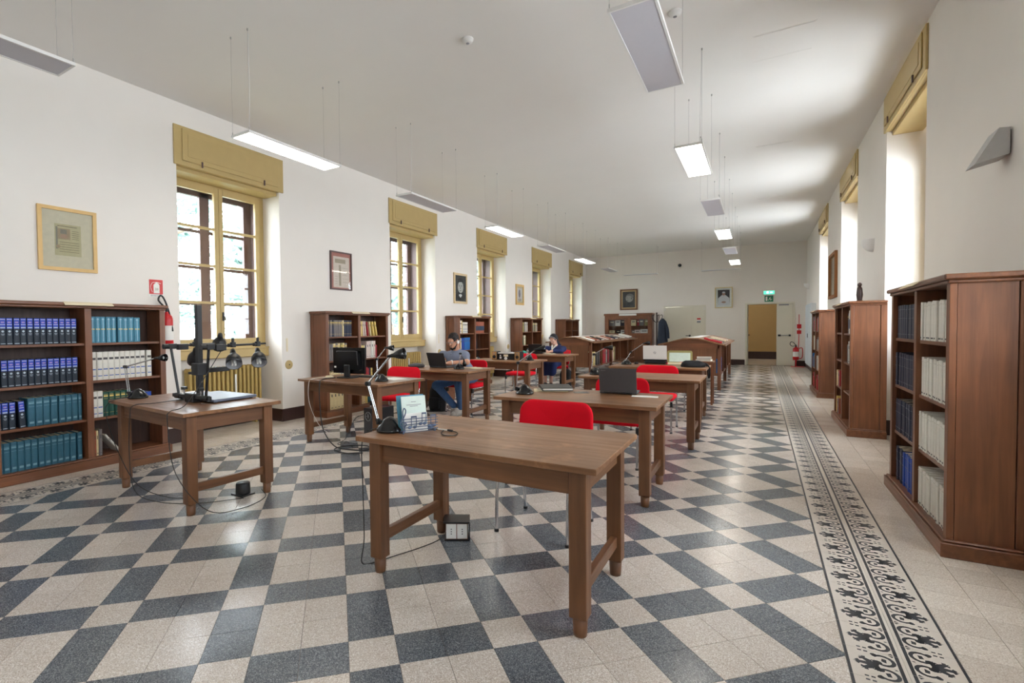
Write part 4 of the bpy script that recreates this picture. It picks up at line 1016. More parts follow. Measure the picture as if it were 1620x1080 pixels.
desk_lamp((-4.71, 2.28, TZ), (-4.72, 2.21, .825), (-4.79, 2.22, 1.05), (-4.47, 2.32, 1.13), (-4.40, 2.35, 1.14), 'black desk lamp at the left end of the copy-stand table')
desk_lamp((-3.67, 4.37, TZ), (-3.72, 4.36, .825), (-3.73, 4.37, 1.02), (-3.62, 4.40, 1.15), (-3.55, 4.43, 1.155), 'black desk lamp right of the black monitor')
desk_lamp((-3.74, 6.20, TZ), (-3.70, 6.14, .825), (-3.685, 6.15, 1.0), (-3.685, 6.245, .90), (-3.69, 6.27, .85), 'folded black desk lamp in front of the seated man')
desk_lamp((-3.58, 8.42, TZ), (-3.60, 8.36, .825), (-3.595, 8.37, .98), (-3.59, 8.46, .90), (-3.59, 8.48, .85), 'black desk lamp beside the stereo')

# ------------------------------------------------------------------ laptops
def laptop(x, y, rz, w, d, tilt, lidm, basem, label, mark=None, lift=0.0):
    """local: hinge along x at y=0, keyboard towards +y, lid leans back towards -y; its outside faces -y"""
    t = thing('laptop', label, 'laptop', (x, y, TZ + lift), rz, None)
    b = MB(); b.box(-w / 2, w / 2, 0, d, .003, .020, 0, .004); base = b.build('keyboard_base', basem, t)
    b = MB()
    for r in range(5):
        for c in range(13):
            kx = -w / 2 + .02 + (w - .04) * c / 13; ky = .02 + .019 * r; b.box(kx, kx + (w - .04) / 13 - .003, ky, ky + .016, .020, .0215)
    tag(b.build('keys', M['black'], base), kind='stuff')
    b = MB(); b.box(-w / 2 * .35, w / 2 * .35, d * .62, d * .94, .020, .0205); b.build('touchpad', M['dgrey'], base)
    lid = link('lid', None, t)
    b = MB(); b.box(-w / 2, w / 2, -.005, .003, .004, d, 0, .0022); lid2 = b.build('lid', lidm, t, (0, .004, .018), (math.radians(tilt), 0, 0))
    bpy.data.objects.remove(lid)
    b = MB(); b.box(-w / 2 + .008, w / 2 - .008, .003, .0036, .014, d - .010); b.build('screen', M['gloss'], lid2)
    b = MB(); b.cyl((-w * .38, .002, .014), (w * .38, .002, .014), .006, n=8); b.build('hinge', M['black'], t)
    if mark: mark(lid2, w, d)
    return t
def mk_len(l, w, d): text('lenovo', .014, M['grey'], l, (-w / 2 + .038, -.0054, d - .017), (math.pi / 2, 0, 0), 'brand_lettering')
def mk_hp(l, w, d):
    b = MB(); b.lathe([(.017, 0), (.017, .0008), (.0195, .0008), (.0195, 0)], 26, (0, -.005, d / 2), 0, (0, -1, 0)); b.build('round_emblem', M['dgrey'], l)
    text('hp', .03, M['dgrey'], l, (0, -.0054, d / 2 + .001), (math.pi / 2, 0, math.radians(0)), 'brand_lettering')
laptop(-1.065, 4.47, math.radians(4), .315, .215, 12, M['dgrey'], M['dgrey'], 'dark grey laptop with its back to the camera on the second table', mk_len)
laptop(-1.42, 8.36, math.radians(3), .35, .225, 8, M['white'], M['black'], 'white-lidded laptop with a round emblem on a black riser', mk_hp, .052)
b = MB(); b.box(-.16, .16, -.02, .22, 0, .05, 0, .012); tag(b.build('laptop_riser', M['black'], None, (-1.42, 8.37, TZ), (0, 0, math.radians(3))), 'black riser tray under the white laptop', 'laptop stand')
laptop(-4.155, 6.27, math.radians(-6), .335, .225, 20, M['black'], M['black'], 'black laptop the man with headphones types on')
laptop(-4.33, 10.52, math.radians(18), .30, .21, 14, M['black'], M['black'], 'black laptop at the left of the woman in navy')

# ------------------------------------------------------------------ things on the second table
t = thing('ring_binder', 'black ring binder lying on an open book on the second table', 'binder', (-1.63, 4.45, TZ + .019), math.radians(30))
b = MB(); T0 = Matrix.Rotation(math.radians(3), 4, 'X'); b.T = T0; b.box(-.14, .14, -.115, .115, 0, .004); b.box(-.14, .14, -.115, .115, .022, .026); b.box(-.14, -.136, -.115, .115, .004, .022); b.build('cover', M['blackm'], t)
b = MB(); b.T = T0; b.box(-.13, .136, -.108, .112, .005, .0215); b.build('paper_stack', M['paper'], t)
def open_book(x, y, rz, w, h, label, cover=None, z=TZ):
    t = thing('open_book', label, 'book', (x, y, z), rz)
    for s in (-1, 1):
        b = MB(); n = 8; top = []
        pr = [(s * w * i / n, .004 + .014 * math.sin(math.pi * min(1, (i / n) * 1.15 + .08)) * (1 - .4 * i / n)) for i in range(n + 1)]
        vs = [(x_, yy, z_) for yy in (-h / 2, h / 2) for x_, z_ in pr] + [(x_, yy, .0025) for yy in (-h / 2, h / 2) for x_, _ in pr]
        m = n + 1; fs = []
        for i in range(n):
            fs.append((i, i + 1, m + i + 1, m + i)); fs.append((2 * m + i, 2 * m + i + 1, i + 1, i)); fs.append((m + i, m + i + 1, 3 * m + i + 1, 3 * m + i))
        fs.append((n, 2 * m + n, 3 * m + n, m + n))
        b.add(vs, fs, 0, True); b.build('page_block', M['paper'] if cover is None else M['cream'], t)
        b = MB()
        for k in range(9):
            yy = h * .36 - k * h * .08; x0 = s * w * .18; x1 = s * w * .82
            b.box(min(x0, x1), max(x0, x1), yy, yy + .003, .0130, .0136)
        tag(b.build('text_lines', M['grey'], t), kind='stuff')
    b = MB(); b.box(-w - .004, w + .004, -h / 2 - .004, h / 2 + .004, 0, .0025); b.build('cover', cover or navy, t)
    return t
open_book(-1.68, 4.45, math.radians(24), .15, .22, 'open book lying under the black ring binder', crm)
b = MB(); b.lathe([(.018, 0), (.06, 0), (.06, .0012), (.018, .0012), (.018, 0)], 30); b.box(-.07, .07, -.066, .066, .0012, .0022, 1)
t = b.build('disc_sleeve', [M['steel'], glass_mat('clear_sleeve', (.9, .92, .93, 1), .12)], None, (-1.38, 4.43, TZ + .0005), (0, 0, .4)); tag(t, 'shiny disc in a clear sleeve beside the binder', 'disc')
b = MB(); b.box(-.105, .105, -.05, .05, 0, .0016); tag(b.build('paper_sheet', M['paper'], None, (-.83, 4.42, TZ), (0, 0, .15)), 'white sheet of paper right of the grey laptop', 'paper')

# ------------------------------------------------------------------ things on the nearest table
HX, HY = -1.655, 2.30
t = thing('letter_holder', 'blue-grey letter holder cut as musical notes on the nearest table', 'letter holder', (HX, HY, TZ), math.radians(58))
M['bluemetal'] = pm('blue_grey_metal', rgb(84, 98, 124), .4, .3, var=.08)
b = MB()
for z in (.018, .034, .050, .066, .082): b.box(-.115, .115, -.002, .002, z - .002, z + .002)
b.build('stave', M['bluemetal'], t)
b = MB(); b.tube(catmull([(-.10, 0, .016), (-.088, 0, .004 + .012), (-.094, 0, .06), (-.100, 0, .12), (-.092, 0, .145), (-.082, 0, .130), (-.090, 0, .10), (-.112, 0, .07), (-.108, 0, .045), (-.086, 0, .042), (-.080, 0, .058), (-.094, 0, .066)], 5), .0032, 7); b.build('treble_clef', M['bluemetal'], t)
for x0, x1, z in ((-.05, -.02, .034), (.015, .04, .05), (.07, .10, .034)):
    b = MB()
    for xx in (x0, x1): b.sphere((xx - .008, 0, z), .011, 12, 8, 0, (1.1, .35, .8)); b.box(xx, xx + .003, -.002, .002, z, z + .062)
    b.box(x0, x1 + .003, -.002, .002, z + .054, z + .063); b.build('note', M['bluemetal'], t)
b = MB(); b.box(-.115, .115, .02, .026, 0, .003); b.box(-.115, .115, .060, .066, 0, .003); b.box(-.1, -.094, 0, .066, 0, .003); b.box(.094, .1, 0, .066, 0, .003); b.box(-.115, .115, .064, .067, 0, .03); b.box(-.1, -.094, -.002, .002, 0, .02); b.box(.094, .1, -.002, .002, 0, .02); b.build('tray', M['bluemetal'], t)
for dy, w, h, mt, lb, lean in ((.035, .15, .20, bcol('greencover', 214, 226, 216), 'pale green leaflet standing in the musical letter holder', .18), (.020, .14, .105, M['paper'], 'white note sheet at the front of the musical letter holder', .12), (.056, .17, .205, tealb, 'blue folder at the back of the musical letter holder', .20)):
    R = Matrix.Translation((HX, HY, TZ)) @ Matrix.Rotation(math.radians(58), 4, 'Z') @ Matrix.Translation((-.01 if dy < .05 else -.02, dy, .0045)) @ Matrix.Rotation(-lean, 4, 'X')
    o = thing('leaflet', lb, 'leaflet', (0, 0, 0), 0, 'papers in the letter holder'); o.matrix_world = R
    b = MB(); b.box(-w / 2, w / 2, -.0012, .0012, 0, h); b.build('sheet', mt, o)
    if dy == .035:
        b = MB()
        for k, (ww, zz) in enumerate(((.03, .165), (.09, .148), (.05, .140))): b.box(-ww / 2, ww / 2, -.0016, -.0012, zz, zz + .0035)
        tag(b.build('printed_lines', M['grey'], o), kind='stuff')
# jack cable on the near table
b = MB(); b.tube(catmull([(-1.635, 2.40, TZ + .006), (-1.565, 2.41, TZ + .004), (-1.530, 2.335, TZ + .004), (-1.475, 2.29, TZ + .004), (-1.430, 2.315, TZ + .004), (-1.450, 2.38, TZ + .004), (-1.495, 2.40, TZ + .006)], 6), .0028, 6)
t = thing('audio_cable', 'short black audio cable with a plug beside the letter holder', 'cable', (0, 0, 0)); b.build('cord', M['cable'], t)
b = MB(); b.cyl((-1.495, 2.40, TZ + .007), (-1.530, 2.405, TZ + .007), .006, n=8); b.build('plug', M['black'], t)
b = MB(); b.cyl((-1.530, 2.405, TZ + .007), (-1.605, 2.41, TZ + .006), .0035, n=8); b.build('sleeve', M['white'], t)

# power box under the near table and its lead
t = thing('power_socket_box', 'small dark socket box on the floor under the nearest table', 'socket box', (-1.68, 2.74, 0), math.radians(30))
b = MB(); b.box(-.07, .07, -.055, .055, .008, .115, 0, .003); b.build('body', M['twz'], t)
b = MB(); b.box(-.085, .085, -.07, .07, .115, .125, 0, .003); b.box(-.08, .08, -.065, .065, 0, .008, 0, .003); b.box(.078, .085, -.07, .07, .008, .115); b.build('casing', M['black'], t)
for s in (-1, 1):
    b = MB(); b.box(-.068 + (.07 if s > 0 else 0), -.003 + (.07 if s > 0 else 0), -.058, -.055, .014, .108, 0, .001); pl = b.build('socket_plate', M['paper'], t)
    b = MB()
    for z in (.075, .06, .045): b.cyl((-.035 + (.07 if s > 0 else 0), -.0578, z), (-.035 + (.07 if s > 0 else 0), -.0588, z), .004, n=8)
    tag(b.build('socket_holes', M['black'], pl), kind='stuff')
def cable(pts, label, r=.0032, mt='cable', k=6):
    b = MB(); b.tube(catmull(pts, k), r, 6); return tag(b.build('power_cable', M[mt]), label, 'cable', 'loose cables')
cable([(-1.876, 2.25, TZ + .008), (-1.93, 2.20, TZ + .005), (-1.955, 2.15, TZ - .06), (-1.945, 2.14, .45), (-1.95, 2.15, .15), (-1.96, 2.14, .01), (-1.90, 2.20, .006), (-1.86, 2.30, .006), (-1.80, 2.45, .006), (-1.76, 2.58, .006), (-1.73, 2.66, .02)], 'black lead from the near lamp down to the socket box')
cable([(-4.12, 2.35, .79), (-4.22, 2.16, .775), (-4.26, 2.03, .772), (-4.265, 2.00, .70), (-4.27, 1.99, .40), (-4.22, 2.0, .10), (-4.05, 2.10, .008), (-3.75, 2.25, .008), (-3.55, 2.50, .008)], 'black lead hanging off the front of the copy-stand table')
cable([(-4.715, 2.20, .79), (-4.74, 2.10, .775), (-4.745, 2.05, .74), (-4.73, 2.03, .66), (-4.55, 2.03, .38), (-4.30, 2.06, .12), (-4.1, 2.2, .008), (-3.9, 2.32, .008)], 'black lead slanting from the copy-stand desk lamp to the floor')
cable([(-3.75, 2.46, 1.20), (-3.745, 2.30, .98), (-3.70, 2.12, .80), (-3.66, 1.985, .775), (-3.64, 1.955, .70), (-3.52, 1.94, .35), (-3.40, 2.1, .06), (-3.36, 2.35, .008), (-3.42, 2.6, .008), (-3.52, 2.64, .05)], 'black lead dropping from the copy-stand lamps over the table front')
cable([(-4.50, 4.37, .782), (-4.56, 4.18, .778), (-4.57, 4.115, .73), (-4.55, 4.10, .5), (-4.42, 4.12, .25), (-4.28, 4.2, .12), (-4.15, 4.35, .03), (-4.05, 4.5, .008)], 'white cable hanging from the monitor table', .0035, 'wcable')
cable([(-4.40, 4.38, .779), (-4.38, 4.16, .779), (-4.37, 4.095, .72), (-4.35, 4.08, .45), (-4.30, 4.08, .2), (-4.15, 4.1, .03), (-3.95, 4.12, .01), (-3.75, 4.2, .01), (-3.85, 4.32, .02), (-4.05, 4.22, .02), (-4.1, 4.05, .01), (-3.85, 3.98, .01), (-3.7, 4.08, .01)], 'thick black cable bundle hanging from the monitor table to the floor', .007)
cable([(-4.22, 4.70, .3), (-4.28, 4.58, .25), (-4.26, 4.4, .05), (-4.25, 4.25, .01), (-4.0, 4.25, .01)], 'black lead from the computer tower to the cables on the floor', .004)
b = MB(); b.lathe([(.001, 0), (.055, 0), (.058, .01), (.056, .09), (.05, .10), (.001, .102)], 20); b.box(-.075, .075, -.06, .06, 0, .012)
tag(b.build('power_transformer', M['black'], None, (-3.66, 2.57, 0)), 'black power transformer on the floor under the copy-stand table', 'transformer')

# ------------------------------------------------------------------ copy stand
t = thing('copy_stand', 'black photographic copy stand with four lamp heads and grey baseboard', 'copy stand', (-4.03, 2.44, TZ))
def P(x, y, z): return (x + 4.06, y - 2.42, z - TZ)
b = MB(); b.box(*[v for v in (-.30, .25, -.035, .37)], .008, .030, 0, .004); b.build('baseboard', pm('grey_baseboard', rgb(98, 104, 120), .42, var=.05), t)
b = MB()
for x in (-.27, .22):
    for y in (0.0, .33): b.cyl((x, y, 0), (x, y, .008), .014, n=10)
tag(b.build('rubber_feet', M['black'], t), kind='stuff')
b = MB(); b.box(-.022, .022, -.022, .022, .03, .81, 0, .003); b.build('column', M['blackm'], t)
b = MB(); b.box(-.06, .06, -.10, -.02, .0, .075, 0, .006); b.box(-.27, .24, -.085, -.045, .03, .06, 0, .004); b.build('clamp_base', M['black'], t)
for x in (-.12, .12):
    b = MB(); b.cyl((x, -.065, .06), (x, -.065, .10), .006, n=8, m=1); b.cyl((x, -.065, .10), (x, -.065, .122), .026, n=14); b.build('clamp_knob', [M['black'], M['chrome']], t)
b = MB(); b.box(-.045, .045, -.045, .045, .22, .32, 0, .004); b.box(-.02, .02, .02, .27, .235, .275, 0, .004); b.cyl((0, .15, .275), (0, .15, .279), .012, n=12, m=1); b.cyl((-.045, 0, .28), (-.085, 0, .28), .022, n=12); b.cyl((-.06, -.03, .235), (-.10, -.03, .235), .012, n=10)
b.build('camera_arm', [M['black'], M['chrome']], t)
for s, x0, x1, nm in ((-1, -.20, -.27, 'left'), (1, .19, .275, 'right')):
    b = MB(); b.tube([(x0, -.065, .045), (x1, -.085, .45)], .011, 8); b.cyl((x0 - .03 * s, -.065, .04), (x0 + .04 * s, -.065, .04), .025, n=12); am = b.build('lamp_arm', M['blackm'], t)
    b = MB(); b.box(x1 - .02, x1 + .02, -.11, -.04, .44, .485, 0, .004); b.box(x1 - .018, x1 + .018, -.03, .06, .43, .48, 0, .003); b.tube([(x1, -.10, .465), (x1, .42 + (.03 if s > 0 else -.02), .475)], .009, 8); b.cyl((x1, -.15, .462), (x1, -.11, .462), .022, n=12); b.build('lamp_rail', M['blackm'], t)
    for yy, flip in ((.13, 0), (.37, 1)):
        c = Vector((x1, yy, .472))
        b = MB(); b.box(x1 - .016, x1 + .016, yy - .02, yy + .02, .452, .495, 0, .004); b.cyl((x1, yy, .495), (x1, yy, .53), .012, n=10); b.cyl((x1, yy - .045, .47), (x1, yy - .02, .47), .015, n=10)
        hd = b.build('lamp_clamp', M['black'], t)
        d = Vector((.62, -.36, -.70) if s > 0 else (-.5, .25, -.62)).normalized()
        if s < 0: st = c + Vector((0, .0, .055 if flip else -.07))
        else: st = c + Vector((0, .0, -.075))
        q = MB(); q.lathe([(.001, -.045), (.018, -.045), (.024, -.01), (.026, .01), (.044, .03), (.058, .055), (.063, .09), (.063, .122), (.061, .122), (.056, .06), (.024, .02), (.001, .015)], 22, st, 0, d); hd2 = q.build('reflector_lamp', M['black'], t)
        q = MB(); q.lathe([(.0555, .062), (.0605, .120), (.0598, .120), (.0545, .062), (.022, .03)], 22, st, 0, d); q.build('reflector_lining', M['grey'], hd2)
        q = MB()
        a = d.orthogonal().normalized(); e = d.cross(a)
        for k in range(3):
            o_ = (a * math.cos(k * 2.1) + e * math.sin(k * 2.1)) * .014; q.tube([st + d * .03 + o_, st + d * .125 + o_], .008, 7)
        q.build('bulb', M['white'], hd2)

# ------------------------------------------------------------------ monitor desk
t = thing('computer_monitor', 'black computer monitor with its back to the camera', 'monitor', (-4.32, 4.54, TZ), math.radians(3))
b = MB(); b.box(-.255, .255, -.012, .012, .05, .37, 0, .006); b.prism([(-.2, .10), (.2, .10), (.17, .32), (-.17, .32)], -.045, -.012, 'xz'); b.build('housing', M['gloss'], t)
b = MB(); b.box(-.24, .24, .012, .0135, .07, .355); b.build('screen', M['dgrey'], t)
b = MB(); b.box(-.045, .045, -.055, -.030, .012, .16, 0, .006); b.build('stand', M['black'], t)
b = MB(); b.prism(rrect(-.12, .12, -.13, .07, .05), 0, .012, 'xy'); b.build('foot', M['black'], t)
b = MB(); b.tube(catmull([(-.155, -.047, .315), (-.15, -.048, .325), (0, -.049, .326), (.15, -.048, .325), (.16, -.047, .30), (.17, -.047, .16)], 4), .005, 6); b.build('trim_line', M['dgrey'], t)
b = MB(); b.box(-.2, -.17, -.0475, -.045, .12, .14); b.build('sticker', M['paper'], t)
b = MB(); b.box(-.23, .23, -.07, .07, 0, .012, 0, .004); tk = b.build('keyboard', M['black'], None, (-4.16, 4.69, TZ), (0, 0, .05)); tag(tk, 'black keyboard behind the black monitor', 'keyboard')
b = MB()
for r in range(5):
    for c in range(16): b.box(-.22 + c * .0275, -.197 + c * .0275, -.06 + r * .024, -.040 + r * .024, .012, .016)
tag(b.build('keys', M['blackm'], tk), kind='stuff')
b = MB(); b.prism(rrect(-.05, .05, -.022, .022, .015), 0, .022, 'xy'); b.prism(rrect(-.042, .042, -.016, .016, .01), .022, .027, 'xy')
tag(b.build('power_adapter', M['cream'], None, (-4.52, 4.40, TZ), (0, 0, .2)), 'cream power adapter left of the monitor foot', 'adapter')
b = MB(); b.box(-.14, .14, -.1, .1, 0, .002); tag(b.build('paper_sheet', M['paper'], None, (-3.72, 4.66, TZ), (0, 0, -.3)), 'white sheet behind the lamp on the monitor desk', 'paper')
t = thing('computer_tower', 'black computer tower on the floor under the monitor desk', 'computer', (-4.16, 4.90, 0), math.radians(-8))
b = MB(); b.box(-.085, .085, -.18, .18, .012, .37, 0, .004); b.build('case', M['blackm'], t)
b = MB(); b.box(-.08, .08, -.184, -.18, .02, .365); b.box(-.02, .075, -.187, -.184, .03, .10, 1); b.build('back_plate', [M['dgrey'], M['black']], t)
b = MB(); b.lathe([(.05, 0), (.058, 0), (.058, .006), (.05, .006), (.05, 0)], 22, (.005, -.184, .27), 0, (0, -1, 0)); b.cyl((.005, -.184, .27), (.005, -.19, .27), .018, n=14)
for k in range(6): b.box(-.003 + .005, .003 + .005, -.188, -.185, .27, .325) if k == 0 else b.tube([(.005, -.187, .27), (.005 + .052 * math.cos(k * 1.05), -.187, .27 + .052 * math.sin(k * 1.05))], .003, 5)
b.build('fan_grille', M['steel'], t)
b = MB()
for s in (-1, 1): b.box(s * .06 - .015, s * .06 + .015, -.15, .15, 0, .012)
tag(b.build('feet', M['black'], t), kind='stuff')

# ------------------------------------------------------------------ man's desk
b = MB()
for i in range(3): pass
t = thing('pencil_case', 'grey fabric pencil pouch left of the black laptop', 'pouch', (-4.50, 6.20, TZ), math.radians(10))
b = MB(); cushion(b, .25, .13, .055, .05, .018); b.build('pouch', M['dgrey'], t)
b = MB(); b.tube(catmull([(-.10, -.02, .07), (-.03, .0, .078), (.05, .01, .077), (.11, .0, .064)], 4), .003, 6); b.build('zip', M['black'], t)
open_book(-3.62, 6.40, math.radians(-20), .13, .19, 'open notebook right of the lamp on the man\'s desk', navy)
b = MB(); b.box(-.1, .1, -.07, .07, 0, .003); tag(b.build('paper_sheet', M['paper'], None, (-3.82, 6.40, TZ), (0, 0, .2)), 'white papers between the lamp and the man\'s arm', 'paper')
b = MB(); b.box(-.1, .1, -.07, .07, 0, .003); tag(b.build('paper_sheet', M['paper'], None, (-4.60, 6.42, TZ), (0, 0, .1)), 'white sheet at the far left of the man\'s desk', 'paper')
def backpack(x, y, rz, w, d, h, label, top=.8):
    t = thing('backpack', label, 'backpack', (x, y, 0), rz)
    b = MB(); lv = [(0, .92), (.06, 1), (.4, 1), (.75, .94), (.92, .74), (1, .4)]
    rings = [[(px * f, py * f, z * h) for px, py in rrect(-w / 2, w / 2, -d / 2, d / 2, d * .4, 4)] for z, f in lv]
    n = len(rings[0]); b.add([p for r in rings for p in r], [(j * n + i, j * n + (i + 1) % n, (j + 1) * n + (i + 1) % n, (j + 1) * n + i) for j in range(5) for i in range(n)] + [tuple(range(n))[::-1], tuple(5 * n + i for i in range(n))], 0, True)
    b.build('body', M['fabric_black'], t)
    b = MB(); b.T = Matrix.Translation((0, -d / 2 - .02, h * .12)); cushion(b, w * .75, .06, h * .4, .03, .01); b.build('front_pocket', M['fabric_black'], t)
    b = MB(); b.tube(catmull([(-.05, 0, h * .97), (-.03, 0, h * 1.08), (.03, 0, h * 1.08), (.05, 0, h * .97)], 4), .008, 6); b.build('carry_loop', M['fabric_black'], t)
    for s in (-1, 1):
        b = MB(); b.tube(catmull([(s * w * .3, d / 2 - .02, h * .88), (s * w * .38, d / 2 + .03, h * .55), (s * w * .35, d / 2, h * .15)], 5), .014, 6); b.build('strap', M['fabric_black'], t)
    return t
M['fabric_black'] = pm('black_fabric', rgb(24, 23, 25), .85, var=.3, scale=60, bump=.2)
backpack(-4.57, 6.88, .1, .28, .20, .44, 'black backpack on the floor left of the man\'s legs')
backpack(-3.80, 11.03, -.1, .26, .18, .42, 'black backpack on the floor beside the woman\'s table leg')
# low wooden chest behind the man's table
t = thing('low_chest', 'low wooden chest with a pale top behind the man\'s desk', 'chest', (-5.10, 7.62, 0))
b = MB(); b.box(-.28, .28, -.22, .22, .05, .44, 0, .004); b.build('body', M['swx'], t)
b = MB(); b.box(-.3, .3, -.24, .24, .44, .465, 0, .004); b.build('lid', M['cream'], t)
for sx in (-1, 1):
    for sy in (-1, 1):
        b = MB(); b.box(sx * .25 - .02, sx * .25 + .02, sy * .19 - .02, sy * .19 + .02, 0, .05); b.build('foot', M['swz'], t)

# ------------------------------------------------------------------ stereo desk
M['spk'] = wood('speaker_wood', rgb(176, 132, 84), rgb(208, 164, 110), 'z', .45)
for x, lb in ((-4.27, 'left wooden loudspeaker of the small stereo'), (-3.80, 'right wooden loudspeaker of the small stereo')):
    t = thing('loudspeaker', lb, 'loudspeaker', (x, 8.44, TZ), 0, 'stereo loudspeakers'); b = MB(); b.box(-.055, .055, -.07, .09, 0, .155, 0, .003); b.build('cabinet', M['black'], t)
    b = MB(); b.box(-.05, .05, -.076, -.07, .005, .15); b.build('front', M['spk'], t)
    b = MB(); b.lathe([(.001, .0), (.012, .002), (.028, .008), (.032, .004), (.032, 0)], 16, (0, -.076, .055), 0, (0, -1, 0)); b.build('woofer', M['black'], t)
    b = MB(); b.lathe([(.001, .004), (.012, .004), (.014, 0)], 14, (0, -.076, .115), 0, (0, -1, 0)); b.build('tweeter', M['grey'], t)
t = thing('stereo_unit', 'black compact stereo with silver turntable top between the wooden speakers', 'stereo', (-4.035, 8.46, TZ))
b = MB(); b.box(-.16, .16, -.08, .12, 0, .115, 0, .004); b.build('body', M['black'], t)
b = MB(); b.box(-.165, .165, -.085, .125, .115, .135, 0, .004); b.cyl((.0, .02, .135), (.0, .02, .142), .10, n=28, m=1); b.build('turntable', [M['alu'], M['steel']], t)
b = MB(); b.box(-.045, .045, -.083, -.08, .06, .10); b.build('display', M['cream'], t)
b = MB(); b.lathe([(.03, 0), (.03, .01), (.024, .012), (.001, .012)], 18, (0, -.08, .028), 0, (0, -1, 0)); b.lathe([(.012, 0), (.012, .012), (.001, .012)], 12, (-.11, -.08, .08), 0, (0, -1, 0)); b.box(-.13, -.09, -.082, -.08, .02, .06); b.build('dial', M['alu'], t)

# ------------------------------------------------------------------ woman's desk
open_book(-4.02, 10.62, math.radians(-8), .13, .19, 'open book under the hands of the woman in navy', brn)
b = MB(); cushion(b, .14, .09, .05, .04, .03); tag(b.build('pouch', pm('teal_fabric', rgb(70, 176, 158), .7, var=.1), None, (-4.62, 10.55, TZ), (0, 0, .4)), 'teal pouch at the left end of the woman\'s desk', 'pouch')

# ------------------------------------------------------------------ white-laptop desk
t = thing('open_case', 'open greenish flat case propped on the table behind the black bag', 'case', (-1.06, 8.36, TZ), math.radians(6))
b = MB(); b.box(-.17, .17, -.02, .05, 0, .03, 0, .006); b.build('tray', M['cream'], t)
b = MB(); b.T = Matrix.Translation((0, .05, .02)) @ Matrix.Rotation(math.radians(-18), 4, 'X'); b.prism(rrect(-.18, .18, 0, .20, .03), -.01, .012, 'xz'); lid = b.build('lid', oli, t)
b = MB(); b.T = Matrix.Translation((0, .05, .02)) @ Matrix.Rotation(math.radians(-18), 4, 'X'); b.box(-.15, .15, -.0125, -.010, .02, .165); b.build('lining', bcol('palegreen', 206, 220, 208), lid)
b = MB(); b.T = Matrix.Rotation(math.radians(-8), 4, 'Y'); b.box(-.09, .09, -.035, .035, 0, .03, 0, .01); tag(b.build('pencil_box', pm('pink_plastic', rgb(222, 120, 108), .5), None, (-1.10, 8.435, TZ + .012), (0, 0, .1)), 'pinkish box showing above the open case', 'box')
t = thing('shoulder_bag', 'black fabric shoulder bag slumped on the corner of the white-laptop table', 'bag', (-.83, 7.98, TZ), math.radians(14))
b = MB(); n = 22; lv = [(0, .93, 0), (.02, 1.0, 0), (.045, .96, .004), (.07, .78, .012), (.088, .5, .02), (.094, .2, .02)]
vs = []
for z, f, sh in lv:
    for i in range(n):
        a = 2 * math.pi * i / n; wob = 1 + .07 * math.sin(3 * a + z * 40) + .04 * math.sin(5 * a)
        vs.append((.165 * f * wob * math.cos(a) - sh, .105 * f * wob * math.sin(a), z + .012 * f * math.sin(2 * a + 1) * (1 if z > .03 else 0)))
b.add(vs, [(j * n + i, j * n + (i + 1) % n, (j + 1) * n + (i + 1) % n, (j + 1) * n + i) for j in range(5) for i in range(n)] + [tuple(range(n))[::-1], tuple(5 * n + i for i in range(n))], 0, True)
b.build('body', M['fabric_black'], t)
b = MB(); b.tube(catmull([(.10, -.02, .06), (.17, .0, .05), (.215, .02, -.01), (.225, .03, -.10), (.218, .06, -.16), (.215, .10, -.10), (.205, .12, .0), (.13, .09, .05)], 5), .011, 6); b.build('strap', M['fabric_black'], t)
b = MB(); b.tube(catmull([(-.1, -.04, .085), (-.04, -.05, .094), (.04, -.04, .09)], 4), .006, 6); b.build('zip', M['dgrey'], t)
b = MB(); b.prism(rrect(-.03, .03, -.045, .045, .02), 0, .03, 'xy'); tag(b.build('computer_mouse', M['black'], None, (-1.68, 8.24, TZ), (0, 0, .3)), 'black mouse between the lamp and the white laptop', 'mouse')
# stool with books behind that table
t = thing('wooden_stool', 'small wooden stool carrying a book pile before the right display case', 'stool', (-.84, 9.75, 0))
b = MB(); b.box(-.16, .16, -.16, .16, .72, .75, 0, .004); b.build('seat', M['swx'], t)
for sx in (-1, 1):
    for sy in (-1, 1):
        b = MB(); b.box(sx * .13 - .018, sx * .13 + .018, sy * .13 - .018, sy * .13 + .018, 0, .72); b.build('leg', M['swz'], t)
z = .75
for i, (w, d, th, mt, lb) in enumerate(((.24, .18, .03, crm, 'cream book at the bottom of the pile on the stool'), (.22, .17, .022, gry, 'grey book in the middle of the pile on the stool'), (.23, .16, .02, wht, 'white book on top of the pile on the stool'))):
    o = thing('stacked_book', lb, 'book', (-.84, 9.75, z), .1 * i - .1, 'book pile on the stool'); b = MB(); b.box(-w / 2, w / 2, -d / 2, d / 2, 0, .003); b.box(-w / 2, w / 2, -d / 2, d / 2, th - .003, th); b.box(-w / 2, -w / 2 + .003, -d / 2, d / 2, .003, th - .003); b.build('cover', mt, o)
    b = MB(); b.box(-w / 2 + .003, w / 2 - .004, -d / 2 + .004, d / 2 - .004, .003, th - .003); b.build('page_block', M['paper'], o); z += th
